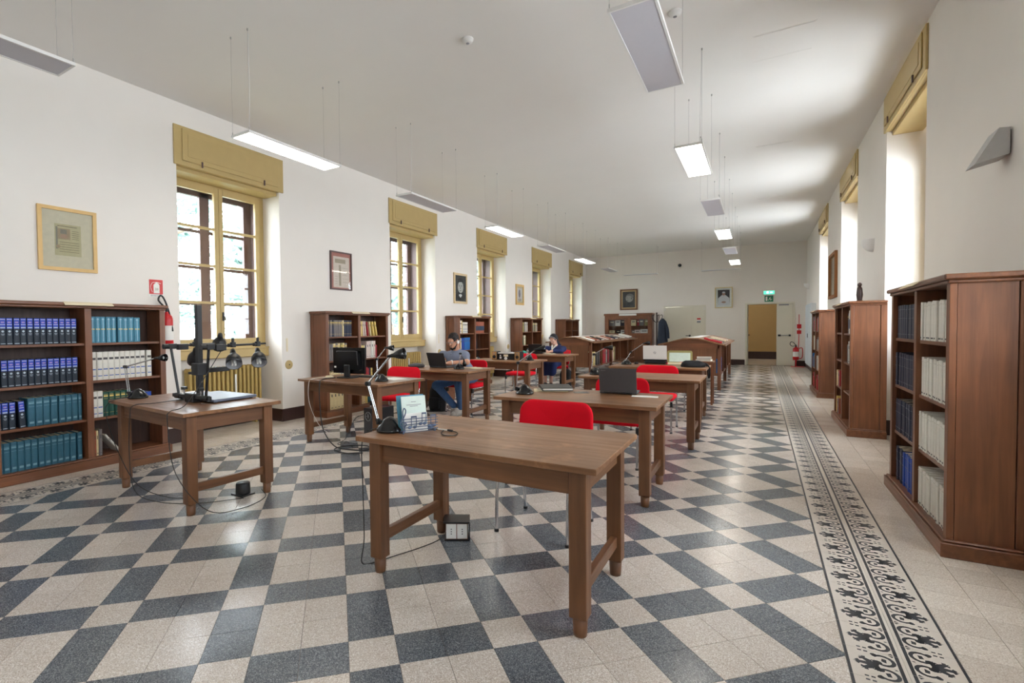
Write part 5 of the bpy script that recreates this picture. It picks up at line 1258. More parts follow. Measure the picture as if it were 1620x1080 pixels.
# ------------------------------------------------------------------ pictures and signs (local: x right, z up, front faces -y)
def ell(b, cx, cz, rx, rz, y, m, n=26, a0=0, a1=360):
    pts = [(cx + rx * math.cos(math.radians(a0 + (a1 - a0) * i / n)), y, cz + rz * math.sin(math.radians(a0 + (a1 - a0) * i / n))) for i in range(n + (0 if a1 - a0 >= 360 else 1))]
    b.add(pts, [tuple(range(len(pts)))], m)
def polyf(b, pts, y, m): b.add([(x, y, z) for x, z in pts], [tuple(range(len(pts)))], m)
def framed(label, loc, rz, w, h, fw, fmat, draw, mats, depth=.03, cat='picture', name='framed_picture'):
    t = thing(name, label, cat, loc, rz, 'framed pictures on the walls')
    for nm, q in (('frame', None),):
        b = MB()
        x, z = w / 2, h / 2
        for pts in ([(-x, -z), (x, -z), (x - fw, -z + fw), (-x + fw, -z + fw)], [(x, -z), (x, z), (x - fw, z - fw), (x - fw, -z + fw)], [(x, z), (-x, z), (-x + fw, z - fw), (x - fw, z - fw)], [(-x, z), (-x, -z), (-x + fw, -z + fw), (-x + fw, z - fw)]):
            b.prism(pts, -depth, -.002, 'xz')
        b.build('frame', fmat, t)
    b = MB(); b.box(-w / 2 + fw * .8, w / 2 - fw * .8, -.012, -.004, -h / 2 + fw * .8, h / 2 - fw * .8, 0)
    draw(b, w / 2 - fw, h / 2 - fw); b.build('print', mats, t)
    b = MB(); b.box(-w / 2 + fw * .9, w / 2 - fw * .9, -.020, -.018, -h / 2 + fw * .9, h / 2 - fw * .9); b.build('glazing', M['glass'], t)
    return t
PL, PR = math.pi / 2, -math.pi / 2
C = lambda n, r, g_, b_: bcol(n, r, g_, b_, .7)
def d_manu(b, x, z):
    polyf(b, [(-.115, -.165), (.115, -.165), (.115, .155), (-.115, .155)], -.0125, 1)
    polyf(b, [(-.095, .0), (.02, .0), (.02, .11), (-.095, .11)], -.013, 2); polyf(b, [(-.065, .055), (-.01, .055), (-.01, .10), (-.065, .10)], -.0135, 3); ell(b, -.035, .03, .03, .022, -.0135, 4)
    polyf(b, [(-.105, -.10), (-.088, -.10), (-.088, .125), (-.105, .125)], -.0132, 3); ell(b, -.085, -.075, .018, .018, -.0136, 2)
    for k in range(5):
        zz = -.03 - k * .024; polyf(b, [(-.075, zz), (.095, zz), (.095, zz + .004), (-.075, zz + .004)], -.013, 5)
    for k in range(5):
        zz = .09 - k * .02; polyf(b, [(.035, zz), (.095, zz), (.095, zz + .004), (.035, zz + .004)], -.013, 5)
    polyf(b, [(-.09, .13), (.08, .13), (.08, .136), (-.09, .136)], -.013, 5)
framed('gilt-framed illuminated manuscript page above the near left bookcase', (LW, 2.295, 2.305), PL, .51, .64, .035, M['gold'], d_manu, [C('mat', 214, 200, 172), C('parch', 190, 176, 136), C('rosy', 168, 144, 114), C('slate', 138, 130, 114), C('blush', 176, 140, 116), C('sepia', 110, 92, 70)])
def d_print(b, x, z):
    polyf(b, [(-x + .05, -z + .02), (x - .03, -z + .02), (x - .03, z - .06), (-x + .05, z - .06)], -.0125, 1)
    polyf(b, [(-x + .09, z - .17), (x - .12, z - .17), (x - .12, z - .10), (-x + .09, z - .10)], -.013, 2)
    polyf(b, [(-.05, -z + .05), (.0, -z + .05), (.0, z - .2), (-.05, z - .2)], -.013, 2)
    for k in range(4): polyf(b, [(-x + .08, -.1 - k * .04), (-.08, -.1 - k * .04), (-.08, -.095 - k * .04), (-x + .08, -.095 - k * .04)], -.0132, 2)
    for k in range(5): polyf(b, [(.03, .05 - k * .06), (x - .06, .05 - k * .06), (x - .06, .055 - k * .06), (.03, .055 - k * .06)], -.0132, 2)
framed('brown-framed old print with a red border between the first windows', (LW, 6.19, 2.35), PL, .50, .64, .022, M['brownwin'], d_print, [C('redmat', 186, 120, 106), C('pinkpaper', 226, 206, 190), C('faintink', 178, 158, 134)])
def d_port(b, x, z):       # generic head-and-shoulders photograph
    ell(b, .0, -z + .03, x * .98, .20, -.0125, 1, 20, 0, 180); ell(b, .01, .03, x * .50, z * .44, -.013, 2); ell(b, .0, .15, x * .52, z * .30, -.0134, 1, 20, 10, 190)
    ell(b, .015, .09, x * .44, z * .20, -.0137, 2); ell(b, -.05, .05, .022, .008, -.014, 3); ell(b, .05, .05, .022, .008, -.014, 3); ell(b, -.05, .075, .028, .006, -.014, 1); ell(b, .05, .075, .028, .006, -.014, 1)
    polyf(b, [(-.012, -.01), (.014, -.01), (.006, .045), (-.004, .045)], -.014, 3); ell(b, 0, -.05, .034, .009, -.014, 3); ell(b, .0, -.16, .07, .03, -.0138, 4); polyf(b, [(-.02, -.21), (.02, -.21), (.03, -.16), (-.03, -.16)], -.0139, 4)
framed('pale-framed black-and-white portrait of a man before the third window', (LW, 10.12, 2.305), PL, .60, .71, .05, C('palewoodf', 214, 190, 150), d_port, [C('pbg', 66, 62, 60), C('pblack', 34, 32, 32), C('pface', 196, 190, 180), C('pshade', 110, 104, 98), C('pcollar', 226, 222, 214)])
def d_icon(b, x, z):
    polyf(b, [(-x + .05, -z + .05), (x - .05, -z + .05), (x - .05, z - .05), (-x + .05, z - .05)], -.0125, 1); ell(b, -.02, .03, .07, .12, -.013, 2); ell(b, .03, .08, .03, .04, -.0134, 3); ell(b, .0, -.15, .12, .04, -.013, 3)
framed('small gilt-framed picture before the fourth window', (LW, 13.53, 2.34), PL, .56, .60, .06, M['gold'], d_icon, [C('imat', 206, 186, 150), C('iground', 214, 204, 200), C('ifig', 120, 104, 116), C('imuted', 176, 160, 150)])
def d_prof(b, x, z):
    polyf(b, [(-x + .05, -z + .05), (x - .05, -z + .05), (x - .05, z - .05), (-x + .05, z - .05)], -.0122, 5)
    ell(b, .02, -z + .06, x * .75, .20, -.0125, 1, 20, 0, 180); ell(b, .02, .05, x * .5, z * .42, -.013, 2); ell(b, .04, .13, x * .5, z * .28, -.0134, 3); ell(b, -.0, .05, x * .42, z * .28, -.0137, 2)
    ell(b, -.07, .07, .03, .012, -.014, 4); polyf(b, [(-.11, .0), (-.06, .0), (-.07, .07)], -.014, 2); ell(b, -.05, -.04, .035, .01, -.014, 4); ell(b, .1, .04, .02, .035, -.014, 4)
framed('wood-framed dark portrait of a grey-haired man above the glazed cabinet', (-4.37, FY, 2.425), 0, .66, .81, .05, C('dkwoodf', 112, 76, 48), d_prof, [C('tanmat', 206, 170, 118), C('dkcoat', 30, 30, 32), C('pface2', 168, 162, 152), C('pgrey', 120, 116, 112), C('pshade2', 84, 80, 76), C('pdark', 46, 44, 44)])
b = MB(); b.box(-.235, .235, -.016, -.0125, -.31, .31)
_p = [o for o in COL.objects if o.name.startswith('framed_picture')][-1]
def d_white(b, x, z):
    polyf(b, [(-x + .06, -z + .06), (x - .06, -z + .06), (x - .06, z - .06), (-x + .06, z - .06)], -.0125, 1)
    polyf(b, [(-x + .06, -z + .06), (x - .06, -z + .06), (x - .07, -.02), (.06, .09), (-.06, .09), (-x + .07, -.02)], -.013, 2); ell(b, 0, .14, .05, .068, -.0136, 3); ell(b, 0, .185, .048, .03, -.0139, 2); ell(b, 0, -.16, .07, .035, -.0136, 3)
    ell(b, -.018, .145, .008, .004, -.014, 1); ell(b, .018, .145, .008, .004, -.014, 1); ell(b, 0, .112, .016, .004, -.014, 4)
framed('pale-framed photograph of a seated figure in white right of the cream door', (-1.115, FY, 2.37), 0, .56, .74, .035, C('palegilt', 214, 196, 150), d_white, [C('whmat', 232, 230, 222), C('dkroom', 56, 50, 52), C('robes', 222, 220, 220), C('skinp', 190, 150, 130), C('lips', 150, 100, 90)])
def d_plain(b, x, z): polyf(b, [(-x + .08, -z + .08), (x - .08, -z + .08), (x - .08, z - .08), (-x + .08, z - .08)], -.0125, 1)
framed('large brown-framed picture on the right wall between the windows', (RW, 12.95, 2.38), PR, 1.1, .93, .06, C('warmwoodf', 146, 96, 52), d_plain, [C('tan2', 190, 160, 112), C('tan3', 170, 150, 120)], .05)

# extinguisher sign
t = thing('extinguisher_sign', 'red and white extinguisher sign on the wall by the first window', 'sign', (LW, 3.16, 1.87), PL)
b = MB(); b.box(-.085, .085, -.003, 0, -.105, .105); b.build('plate', M['paper'], t)
b = MB(); b.box(-.078, .078, -.0036, -.003, -.072, .098); b.build('red_field', M['signred'], t)
b = MB(); polyf(b, [(-.028, -.062), (.04, -.062), (.04, .035), (.025, .055), (-.012, .055), (-.028, .035)], -.0040, 0); polyf(b, [(-.006, .055), (.018, .055), (.018, .07), (-.006, .07)], -.004, 0); polyf(b, [(.018, .062), (.055, .052), (.055, .058), (.018, .07)], -.004, 0)
b.tube(catmull([(-.006, -.004, .066), (-.04, -.004, .06), (-.06, -.004, .02), (-.055, -.004, -.02), (-.042, -.004, -.05)], 5), .0025, 5); b.build('pictogram', M['paper'], t)
text('20', .04, bcol('signink', 120, 110, 60), t, (.006, -.0044, -.015), (PL, 0, 0)); text('ESTINTORE', .024, C('signgrey', 110, 120, 132), t, (0, -.0034, -.09), (PL, 0, 0))
def extinguisher(label, x, y, z, r, h, hose):
    t = thing('fire_extinguisher', label, 'fire extinguisher', (x, y, z), 0, 'fire extinguishers')
    b = MB(); b.lathe([(.001, 0), (r * .9, 0), (r, .012), (r, h * .8), (r * .85, h * .88), (r * .4, h * .95), (r * .3, h)], 24); b.build('cylinder', M['redm'], t)
    b = MB(); b.lathe([(r + .0006, h * .22), (r + .0006, h * .62)], 24); b.build('label', M['paper'], t)
    b = MB(); b.cyl((0, 0, h), (0, 0, h + .04), r * .28, n=12); b.tube([(0, 0, h + .035), (0, -r * 1.3, h + .07)], .008, 6); b.tube([(0, 0, h + .03), (0, -r * 1.3, h + .03)], .007, 6); b.build('valve', M['black'], t)
    b = MB(); b.tube(catmull(hose, 6), .010, 8); b.build('hose', M['cable'], t)
    return t
extinguisher('red wall fire extinguisher beside the near left bookcase', -5.975, 3.235, 1.16, .062, .43, [(0, 0, .47), (.0, -.06, .52), (.01, -.10, .57), (.01, -.07, .62), (0, -.02, .56), (.02, .02, .4), (.06, .03, .2)])
bk = MB(); bk.box(LW, LW + .03, 3.20, 3.27, 1.30, 1.50); tag(bk.build('wall_bracket', M['redm']), 'red bracket behind the near wall fire extinguisher', 'bracket')
extinguisher('red fire extinguisher on the floor stand beside the open far door', 1.0, 19.80, .24, .085, .42, [(0, 0, .46), (-.06, -.02, .55), (-.13, -.02, .58), (-.16, -.02, .50), (-.10, -.02, .44), (.02, -.02, .46)])
t = thing('extinguisher_stand', 'red extinguisher stand with a curved tube by the far door', 'stand', (1.0, 19.80, 0))
b = MB(); b.box(-.14, .24, -.1, .12, 0, .012); b.cyl((0, 0, .012), (0, 0, .235), .016, n=10); b.lathe([(.001, .225), (.08, .225), (.08, .238), (.001, .238)], 18); b.build('base', M['redm'], t)
b = MB(); b.tube(catmull([(0, .11, .03), (.06, .11, .5), (.085, .11, .9), (.085, .11, 1.72)], 5), .011, 8); b.tube(catmull([(.085, .11, .60), (.17, .10, .62), (.19, .10, .5), (.18, .10, .32), (.12, .10, .27), (.0, .11, .30)], 5), .013, 8); b.build('pole', M['redm'], t)
b = MB(); b.box(.03, .15, .09, .10, 1.26, 1.40); b.box(.03, .15, .09, .10, 1.08, 1.20); b.build('sign_plate', M['redm'], t)
# exit sign
t = thing('exit_sign', 'green emergency exit sign with a lit bar over the open door', 'exit sign', (.245, FY, 2.28))
M['exitlit'] = pm('exit_lamp_lit', rgb(120, 230, 200), .5, emit=((.10, 1, .62, 1), 1.0))
b = MB(); b.box(-.17, .17, -.06, 0, .135, .28, 0, .01); b.build('lamp_housing', M['white'], t)
b = MB(); b.box(-.155, .155, -.064, -.06, .15, .265); lb_ = b.build('lit_panel', M['exitlit'], t)
b = MB(); b.box(-.07, -.01, -.067, -.064, .175, .245); b.box(.03, .10, -.067, -.064, .19, .23); b.build('lit_pictogram', pm('exit_white', (1, 1, 1, 1), .5, emit=((.9, 1, .95, 1), 1.5)), lb_)
b = MB(); b.box(-.125, .125, -.008, 0, -.105, .105); pl = b.build('plate', M['green'], t)
b = MB(); y = -.0085
polyf(b, [(-.095, -.075), (-.045, -.075), (-.045, .075), (-.095, .075)], y, 0); ell(b, .035, .045, .012, .013, y, 0); polyf(b, [(.0, -.02), (.015, .03), (.045, .025), (.035, -.01), (.06, -.04), (.055, -.07), (.04, -.065), (.045, -.045), (.015, -.025)], y, 0); polyf(b, [(-.03, -.02), (.0, -.05), (-.005, -.065), (-.03, -.04)], y, 0); polyf(b, [(.06, .0), (.09, -.03), (.075, -.04), (.05, -.005)], y, 0)
b.build('pictogram', M['paper'], pl)
# wall uplights on the right
t = thing('wall_uplight', 'grey wedge-shaped wall light above the near right bookcase', 'wall light', (RW, 4.46, 2.47), 0, 'right wall lights')
b = MB(); b.prism([(-.012, -.075), (-.012, .085), (-.06, .09), (-.165, -.115)], -.085, .085, 'xz'); b.build('shade', pm('grey_light', rgb(176, 174, 172), .5), t); b = MB(); b.box(-.012, 0, -.05, .05, -.06, .08); b.build('back_plate', M['grey'], t)
for y, z, lb in ((8.78, 2.46, 'white bowl-shaped wall light over the statuette bookcase'), (19.3, 2.62, 'white bowl-shaped wall light in the far right corner')):
    t = thing('wall_uplight', lb, 'wall light', (RW, y, z), 0, 'right wall lights'); b = MB(); vs = []; n = 12; k = 7
    for j in range(k + 1):
        ph = math.pi / 2 * j / k
        for i in range(n + 1):
            a = math.pi / 2 + math.pi * i / n; vs.append((.13 * math.cos(ph) * math.cos(a) - .002, .13 * math.cos(ph) * math.sin(a), .06 - .17 * math.sin(ph)))
    b.add(vs, [(j * (n + 1) + i, j * (n + 1) + i + 1, (j + 1) * (n + 1) + i + 1, (j + 1) * (n + 1) + i) for j in range(k) for i in range(n)], 0, True); b.build('shade', M['white'], t)
    b = MB(); b.box(-.01, 0, -.05, .05, -.06, .05); b.build('back_plate', M['grey'], t)
# shutter strap winders on the left piers
for y, nm in ((5.075, 'first'), (9.215, 'second'), (12.74, 'third'), (16.25, 'fourth')):
    t = thing('strap_winder', 'round ochre shutter-strap plate on the pier after the %s left window' % nm, 'wall plate', (LW, y, .84), PL, 'shutter strap winders')
    b = MB(); b.lathe([(.001, .012), (.055, .012), (.066, .008), (.068, 0)], 26, (0, 0, 0), 0, (0, -1, 0)); b.build('plate', M['ochre'], t); b = MB(); b.cyl((0, -.012, 0), (0, -.016, 0), .010, n=10); b.build('hole', M['black'], t)
    b = MB(); b.box(-.014 - .03, .014 - .03, -.004, 0, .20, .40); b.build('strap_slot', M['cream'], t)
# radiators in the window niches
def radiator(y0, y1, z1, label):
    t = thing('radiator', label, 'radiator', (LW - .39, (y0 + y1) / 2, 0), 0, 'ochre column radiators')
    n = int((y1 - y0) / .066); p = (y1 - y0) / n; b = MB()
    for i in range(n):
        y = y0 - (y0 + y1) / 2 + p * (i + .5)
        for xx in (-.05, .0, .05): b.tube([(xx, y, .14), (xx, y, z1 - .04)], .021, 8)
        b.box(-.072, .072, y - .024, y + .024, z1 - .065, z1, 0, .018); b.box(-.072, .072, y - .024, y + .024, .10, .17, 0, .018)
    tag(b.build('columns', M['rad'], t), kind='stuff')
    for s in (-1, 1):
        b = MB(); yy = s * ((y1 - y0) / 2 - .1); b.box(-.05, .05, yy - .015, yy + .015, 0, .10); b.build('foot', M['rad'], t)
    b = MB(); b.box(.072, .082, .10, .125, z1 - .38, z1 - .12); b.build('heat_meter', M['white'], t)
    b = MB(); b.cyl((0, (y1 - y0) / 2 - .02, .16), (0, (y1 - y0) / 2 + .06, .16), .018, n=10); b.cyl((0, (y1 - y0) / 2 + .05, .16), (0, (y1 - y0) / 2 + .05, 0), .010, n=8); b.build('valve', M['steel'], t)
for i, (a, c) in enumerate(LOP): radiator(a + .28, c - .10, .86, 'ochre column radiator under the %s left window' % ORD[i])
# coat stand with coat
t = thing('coat_stand', 'dark bentwood coat stand beside the cream far door', 'coat stand', (-3.27, 19.62, 0))
b = MB(); b.tube([(0, 0, .02), (0, 0, 1.84)], .022, 10); b.sphere((0, 0, 1.86), .03); b.build('pole', M['skirt'], t)
for k in range(5):
    a = k * 2 * math.pi / 5 + .3; c, s = math.cos(a), math.sin(a)
    b = MB(); b.tube(catmull([(c * .02, s * .02, 1.52), (c * .10, s * .10, 1.56), (c * .17, s * .17, 1.66), (c * .20, s * .20, 1.76), (c * .16, s * .16, 1.80), (c * .13, s * .13, 1.76)], 5), .010, 7); b.build('hook', M['skirt'], t)
    b = MB(); b.tube(catmull([(c * .02, s * .02, .35), (c * .12, s * .12, .22), (c * .2, s * .2, .06), (c * .24, s * .24, .012)], 5), .012, 7); b.build('foot', M['skirt'], t)
t = thing('hanging_coat', 'dark navy coat hanging on the coat stand', 'coat', (-3.05, 19.50, 0))
M['coat'] = pm('navy_coat', rgb(38, 46, 60), .9, var=.2, scale=14, bump=.3)
b = MB(); n = 20; lv = [(1.66, .03, .03), (1.60, .08, .06), (1.50, .13, .09), (1.2, .14, .10), (.9, .16, .11), (.6, .18, .12), (.55, .17, .115)]
vs = [((rx * (1 + .12 * math.sin(4 * 2 * math.pi * i / n + z))) * math.cos(2 * math.pi * i / n), (ry * (1 + .15 * math.sin(5 * 2 * math.pi * i / n))) * math.sin(2 * math.pi * i / n), z) for z, rx, ry in lv for i in range(n)]
b.add(vs, [(j * n + i, (j + 1) * n + i, (j + 1) * n + (i + 1) % n, j * n + (i + 1) % n) for j in range(6) for i in range(n)] + [tuple(range(n)), tuple(6 * n + i for i in range(n))[::-1]], 0, True); b.build('body', M['coat'], t)
b = MB(); b.tube(catmull([(.08, -.04, 1.55), (.15, -.06, 1.35), (.19, -.07, 1.1), (.20, -.07, .93)], 5), [.05] * 6 + [.055] * 5 + [.05] * 5, 10); b.build('sleeve', M['coat'], t)
# statuette
t = thing('statuette', 'small dark statuette standing on the second right bookcase', 'statuette', (1.10, 8.30, BH)); b = MB(); b.lathe([(.001, 0), (.045, 0), (.045, .02), (.025, .03), (.03, .06), (.036, .10), (.03, .16), (.026, .19), (.014, .21), (.001, .212)], 16); b.build('figure', M['skirt'], t)
b = MB(); b.sphere((0, 0, .232), .024, 12, 8, 0, (1, 1, 1.2)); b.build('head', M['skirt'], t)
# electrical cabinet in the far right corner
t = thing('wall_cupboard', 'tall pale grey wall cupboard in the far right corner', 'cupboard', (RW, 17.75, 0)); b = MB(); b.box(-.11, 0, -.95, .95, .19, 1.98, 0, .004); b.build('body', C('palegrey', 206, 212, 216), t)
for s in (-1, 1):
    b = MB(); b.box(-.122, -.11, s * .475 - .46, s * .475 + .46, .21, 1.96, 0, .003); dr = b.build('door', C('palegrey', 206, 212, 216), t); b = MB(); b.box(-.135, -.122, s * .06 - .012, s * .06 + .012, 1.0, 1.12, 0, .003); b.build('handle', M['grey'], dr)

# ------------------------------------------------------------------ people
def surface_nets(prims, res, k, pad=.03):
    lo = np.min([p['lo'] for p in prims], 0) - pad; hi = np.max([p['hi'] for p in prims], 0) + pad
    n = np.ceil((hi - lo) / res).astype(int) + 1
    D = np.full(n, .2, np.float32); m = .045
    ax = [lo[i] + res * np.arange(n[i]) for i in range(3)]
    for p in prims:
        i0 = np.maximum(0, np.floor((p['lo'] - m - lo) / res).astype(int)); i1 = np.minimum(n, np.ceil((p['hi'] + m - lo) / res).astype(int) + 1)
        sl = tuple(slice(i0[i], i1[i]) for i in range(3))
        X, Y, Z = np.meshgrid(ax[0][sl[0]], ax[1][sl[1]], ax[2][sl[2]], indexing='ij')
        d = p['f'](np.stack([X, Y, Z], -1)).astype(np.float32); kk = p.get('k', k)
        if p.get('cut'): D[sl] = np.maximum(D[sl], -d); continue
        h = np.maximum(kk - np.abs(D[sl] - d), 0) / kk; D[sl] = np.minimum(D[sl], d) - h * h * kk * .25
    S = D < 0
    c = S[:-1, :-1, :-1].astype(np.int8)
    acc = np.zeros(tuple(n - 1) + (3,), np.float32); cnt = np.zeros(tuple(n - 1), np.float32)
    cor = [(i, j, l) for i in (0, 1) for j in (0, 1) for l in (0, 1)]
    sub = lambda o: tuple(slice(o[i], n[i] - 1 + o[i]) for i in range(3))
    for a in cor:
        for ax_ in range(3):
            if a[ax_]: continue
            e = list(a); e[ax_] = 1; e = tuple(e)
            da, db = D[sub(a)], D[sub(e)]; x = (da < 0) != (db < 0)
            t = np.where(x, da / np.where(x, da - db, 1), 0)
            for q in range(3): acc[..., q] += np.where(x, a[q] + (t if q == ax_ else 0), 0)
            cnt += x
    act = cnt > 0; idx = np.full(tuple(n - 1), -1, np.int64); idx[act] = np.arange(act.sum())
    cell = np.argwhere(act); V = lo + res * (cell + acc[act] / cnt[act][:, None])
    F = []
    for ax_ in range(3):
        o = [0, 0, 0]; o[ax_] = 1
        A = S[tuple(slice(0, n[i] - o[i]) for i in range(3))]; B = S[tuple(slice(o[i], n[i]) for i in range(3))]
        E = np.argwhere(A != B); u, v = (ax_ + 1) % 3, (ax_ + 2) % 3
        ok = (E[:, u] > 0) & (E[:, v] > 0) & (E[:, u] < n[u] - 1) & (E[:, v] < n[v] - 1); E = E[ok]
        q = []
        for du, dv in ((0, 0), (1, 0), (1, 1), (0, 1)):
            c_ = E.copy(); c_[:, u] -= du; c_[:, v] -= dv; q.append(idx[c_[:, 0], c_[:, 1], c_[:, 2]])
        q = np.stack(q, 1); fl = A[tuple(E.T)]
        q[~fl] = q[~fl][:, ::-1]; F.append(q)
    F = np.concatenate(F); F = F[(F >= 0).all(1)]
    return V, F
def cap(a, b, ra, rb=None, k=None):
    a = np.array(a, float); b = np.array(b, float); rb = ra if rb is None else rb; ab = b - a; L2 = max(ab @ ab, 1e-9)
    def f(P):
        t = np.clip(((P - a) @ ab) / L2, 0, 1); return np.linalg.norm(P - a - t[..., None] * ab, axis=-1) - (ra + (rb - ra) * t)
    r = max(ra, rb); d = dict(f=f, lo=np.minimum(a, b) - r, hi=np.maximum(a, b) + r)
    if k: d['k'] = k
    return d
def elp(c, r, R=None, k=None):
    c = np.array(c, float); r = np.array(r, float); R = np.eye(3) if R is None else R
    def f(P):
        q = (P - c) @ R; k0 = np.linalg.norm(q / r, axis=-1); k1 = np.linalg.norm(q / (r * r), axis=-1); return k0 * (k0 - 1) / np.maximum(k1, 1e-6)
    m = r.max(); d = dict(f=f, lo=c - m, hi=c + m)
    if k: d['k'] = k
    return d
def sdf(name, prims, mat, parent, res=.008, k=.03, rough=0.0):
    V, F = surface_nets(prims, res, k)
    if rough: V = V + np.random.RandomState(4).normal(0, rough, V.shape)
    me = bpy.data.meshes.new(name)
    me.from_pydata(V.tolist(), [], F.tolist()); me.materials.append(mat); me.polygons.foreach_set('use_smooth', [True] * len(F)); me.update()
    return link(name, me, parent)
def basis(fwd):
    f = np.array(fwd, float); f /= np.linalg.norm(f); s = np.cross(f, [0, 0, 1.]); s /= np.linalg.norm(s); u = np.cross(s, f); return s, f, u
def head_prims(c, fwd, sc=1.0):
    s, f, u = basis(fwd); c = np.array(c); R = np.stack([s, f, u], 1); P = lambda x, y, z: c + sc * (s * x + f * y + u * z)
    return [elp(P(0, -.012, .03), np.array([.074, .094, .088]) * sc, R), elp(P(0, .022, -.045), np.array([.058, .068, .068]) * sc, R), elp(P(0, .06, -.085), np.array([.032, .03, .026]) * sc, R, .03),
            cap(P(0, .088, .018), P(0, .110, -.022), .009 * sc, .015 * sc, .018), cap(P(-.035, .082, .03), P(.035, .082, .03), .012 * sc, None, .02), cap(P(-.018, .090, -.058), P(.018, .090, -.058), .008 * sc, None, .012),
            elp(P(-.076, -.005, -.005), np.array([.012, .02, .032]) * sc, R, .01), elp(P(.076, -.005, -.005), np.array([.012, .02, .032]) * sc, R, .01)], P, R
def hand_prims(wrist, palm_dir, curl_dir, thumb_side, sc=1.0):
    w = np.array(wrist, float); d = np.array(palm_dir, float); d /= np.linalg.norm(d); c = np.array(curl_dir, float); c -= d * (c @ d); c /= np.linalg.norm(c); s = np.cross(d, c) * thumb_side
    out = [cap(w, w + d * .04, .026 * sc, .030 * sc, .03)]
    for i, (o, L) in enumerate(((.030, .062), (.010, .072), (-.010, .068), (-.029, .052))):
        b = w + d * .075 + s * o; m = b + d * L * .5 + c * .006; e = m + d * L * .35 + c * L * .38
        out += [cap(w + d * .03 + s * o * .6, b, .016, .0115, .014), cap(b, m, .0105, .0095, .006), cap(m, e, .0095, .008, .006)]
    t0 = w + d * .02 + s * .026; t1 = t0 + d * .03 + s * .028 + c * .012; out += [cap(t0, t1, .013, .0115, .012), cap(t1, t1 + d * .03 + s * .004 + c * .006, .011, .009, .006)]
    return out
SKIN = pm('skin', rgb(206, 152, 124), .55, var=.06, scale=20); SKIN2 = pm('skin_pale', rgb(220, 172, 150), .55, var=.06, scale=20)
HAIR = pm('dark_hair', rgb(38, 30, 27), .6, var=.3, scale=90, bump=.3)
EYE = pm('eye_white', rgb(225, 220, 215), .3); IRIS = pm('iris', rgb(50, 34, 26), .3)
def face(P, parent, lidded=True):
    for s in (-1, 1):
        b = MB(); p = P(.030 * s, .0815, .008); b.sphere(tuple(p), .0095, 10, 7); e = b.build('eye', EYE, parent)
        b = MB(); p = P(.030 * s, .0880, .005); b.sphere(tuple(p), .0045, 8, 6); b.build('pupil', IRIS, e)

# --- man at the black laptop
man = thing('person', 'seated person in grey-blue polo shirt and jeans with headphones, typing on a laptop', 'person', (-4.07, 7.06, 0))
_w = bpy.data.objects.new('tmp', None)
inv = Matrix.Translation((4.07, -7.06, 0))
def W(o, offs):
    o.matrix_parent_inverse = Matrix.Translation((-offs[0], -offs[1], 0)); return o
OM = (-4.07, 7.06)
pel = (-4.07, 7.06, .578); che = (-4.19, 6.90, .84); nk = (-4.185, 6.85, .995); hd = (-4.195, 6.795, 1.160)
shR, shL = (-4.45, 6.86, .925), (-4.06, 6.93, .925)
elR, elL = (-4.56, 6.72, .83), (-3.93, 6.76, .832); wrR, wrL = (-4.36, 6.57, .825), (-4.13, 6.60, .825)
hp, hP, hR = head_prims(hd, (-.16, -.90, -.36))
body = hp + [cap(nk, np.array(hd) + [.02, .03, -.05], .058, .055), cap(che, nk, .10, .06), cap(pel, che, .095, .11), cap(che, shR, .07, .055), cap(che, shL, .07, .055),
     cap(shR, elR, .050, .041), cap(elR, wrR, .041, .027), cap(shL, elL, .050, .041), cap(elL, wrL, .041, .027)]
body += hand_prims(wrR, (.82, -.55, -.10), (0, 0, -1), 1) + hand_prims(wrL, (-.72, -.68, -.10), (0, 0, -1), -1)
kR, kL = (-4.43, 6.63, .45), (-3.98, 6.57, .525); anR, anL = (-4.10, 6.62, .16), (-3.99, 6.66, .12)
hiR, hiL = (-4.17, 7.02, .57), (-3.98, 7.03, .57)
body += [cap(pel, hiR, .08), cap(pel, hiL, .08), cap(hiR, kR, .065, .05), cap(kR, anR, .046, .034), cap(hiL, kL, .065, .05), cap(kL, anL, .046, .034)]
W(sdf('body', body, SKIN, man, .007, .022), OM); face(hP, man)
for o in man.children:
    if o.name.startswith('eye'): W(o, OM)
M['polo'] = pm('grey_blue_polo', rgb(122, 130, 150), .9, var=.1, scale=60); M['jeans'] = pm('blue_jeans', rgb(66, 98, 140), .9, var=.18, scale=40)
mid = lambda a, b, t: tuple(np.array(a) * (1 - t) + np.array(b) * t)
sh = [cap(pel, che, .145, .15), elp(mid(che, nk, .25), (.185, .125, .15)), cap(shR, shL, .064, .064), cap(mid(che, nk, .5), nk, .095, .060), cap(shR, mid(shR, elR, .74), .060, .055), cap(shL, mid(shL, elL, .74), .060, .055)]
W(sdf('polo_shirt', sh, M['polo'], man, .009, .05), OM)
cl = [cap(np.array(nk) + [s * .055, -.01 + .03 * abs(s), -.005 + .02 * abs(s)], np.array(nk) + [s * .03 - .02, -.075, -.045], .016, .012) for s in (-1, 1)] + [cap(np.array(nk) + [-.055, .02, .015], np.array(nk) + [.055, .03, .02], .016)]
W(sdf('collar', cl, M['polo'], man, .007, .01), OM)
jn = [elp(pel, (.165, .14, .115)), cap(hiR, kR, .092, .068), cap(kR, anR, .066, .052), cap(hiL, kL, .092, .068), cap(kL, anL, .066, .052)]
W(sdf('jeans', jn, M['jeans'], man, .009, .03), OM)
M['shoe'] = pm('pale_shoe', rgb(196, 190, 182), .6, var=.08)
for an, toe in ((anR, (-4.00, 6.54, .09)), (anL, (-4.02, 6.50, .042))):
    W(sdf('shoe', [cap((an[0], an[1], .075), (an[0], an[1], .052), .045, .05), cap((an[0], an[1], .05), toe, .048, .040), cap(toe, (toe[0] - .0, toe[1] - .03, .042), .040, .036)], M['shoe'], man, .008, .02), OM)
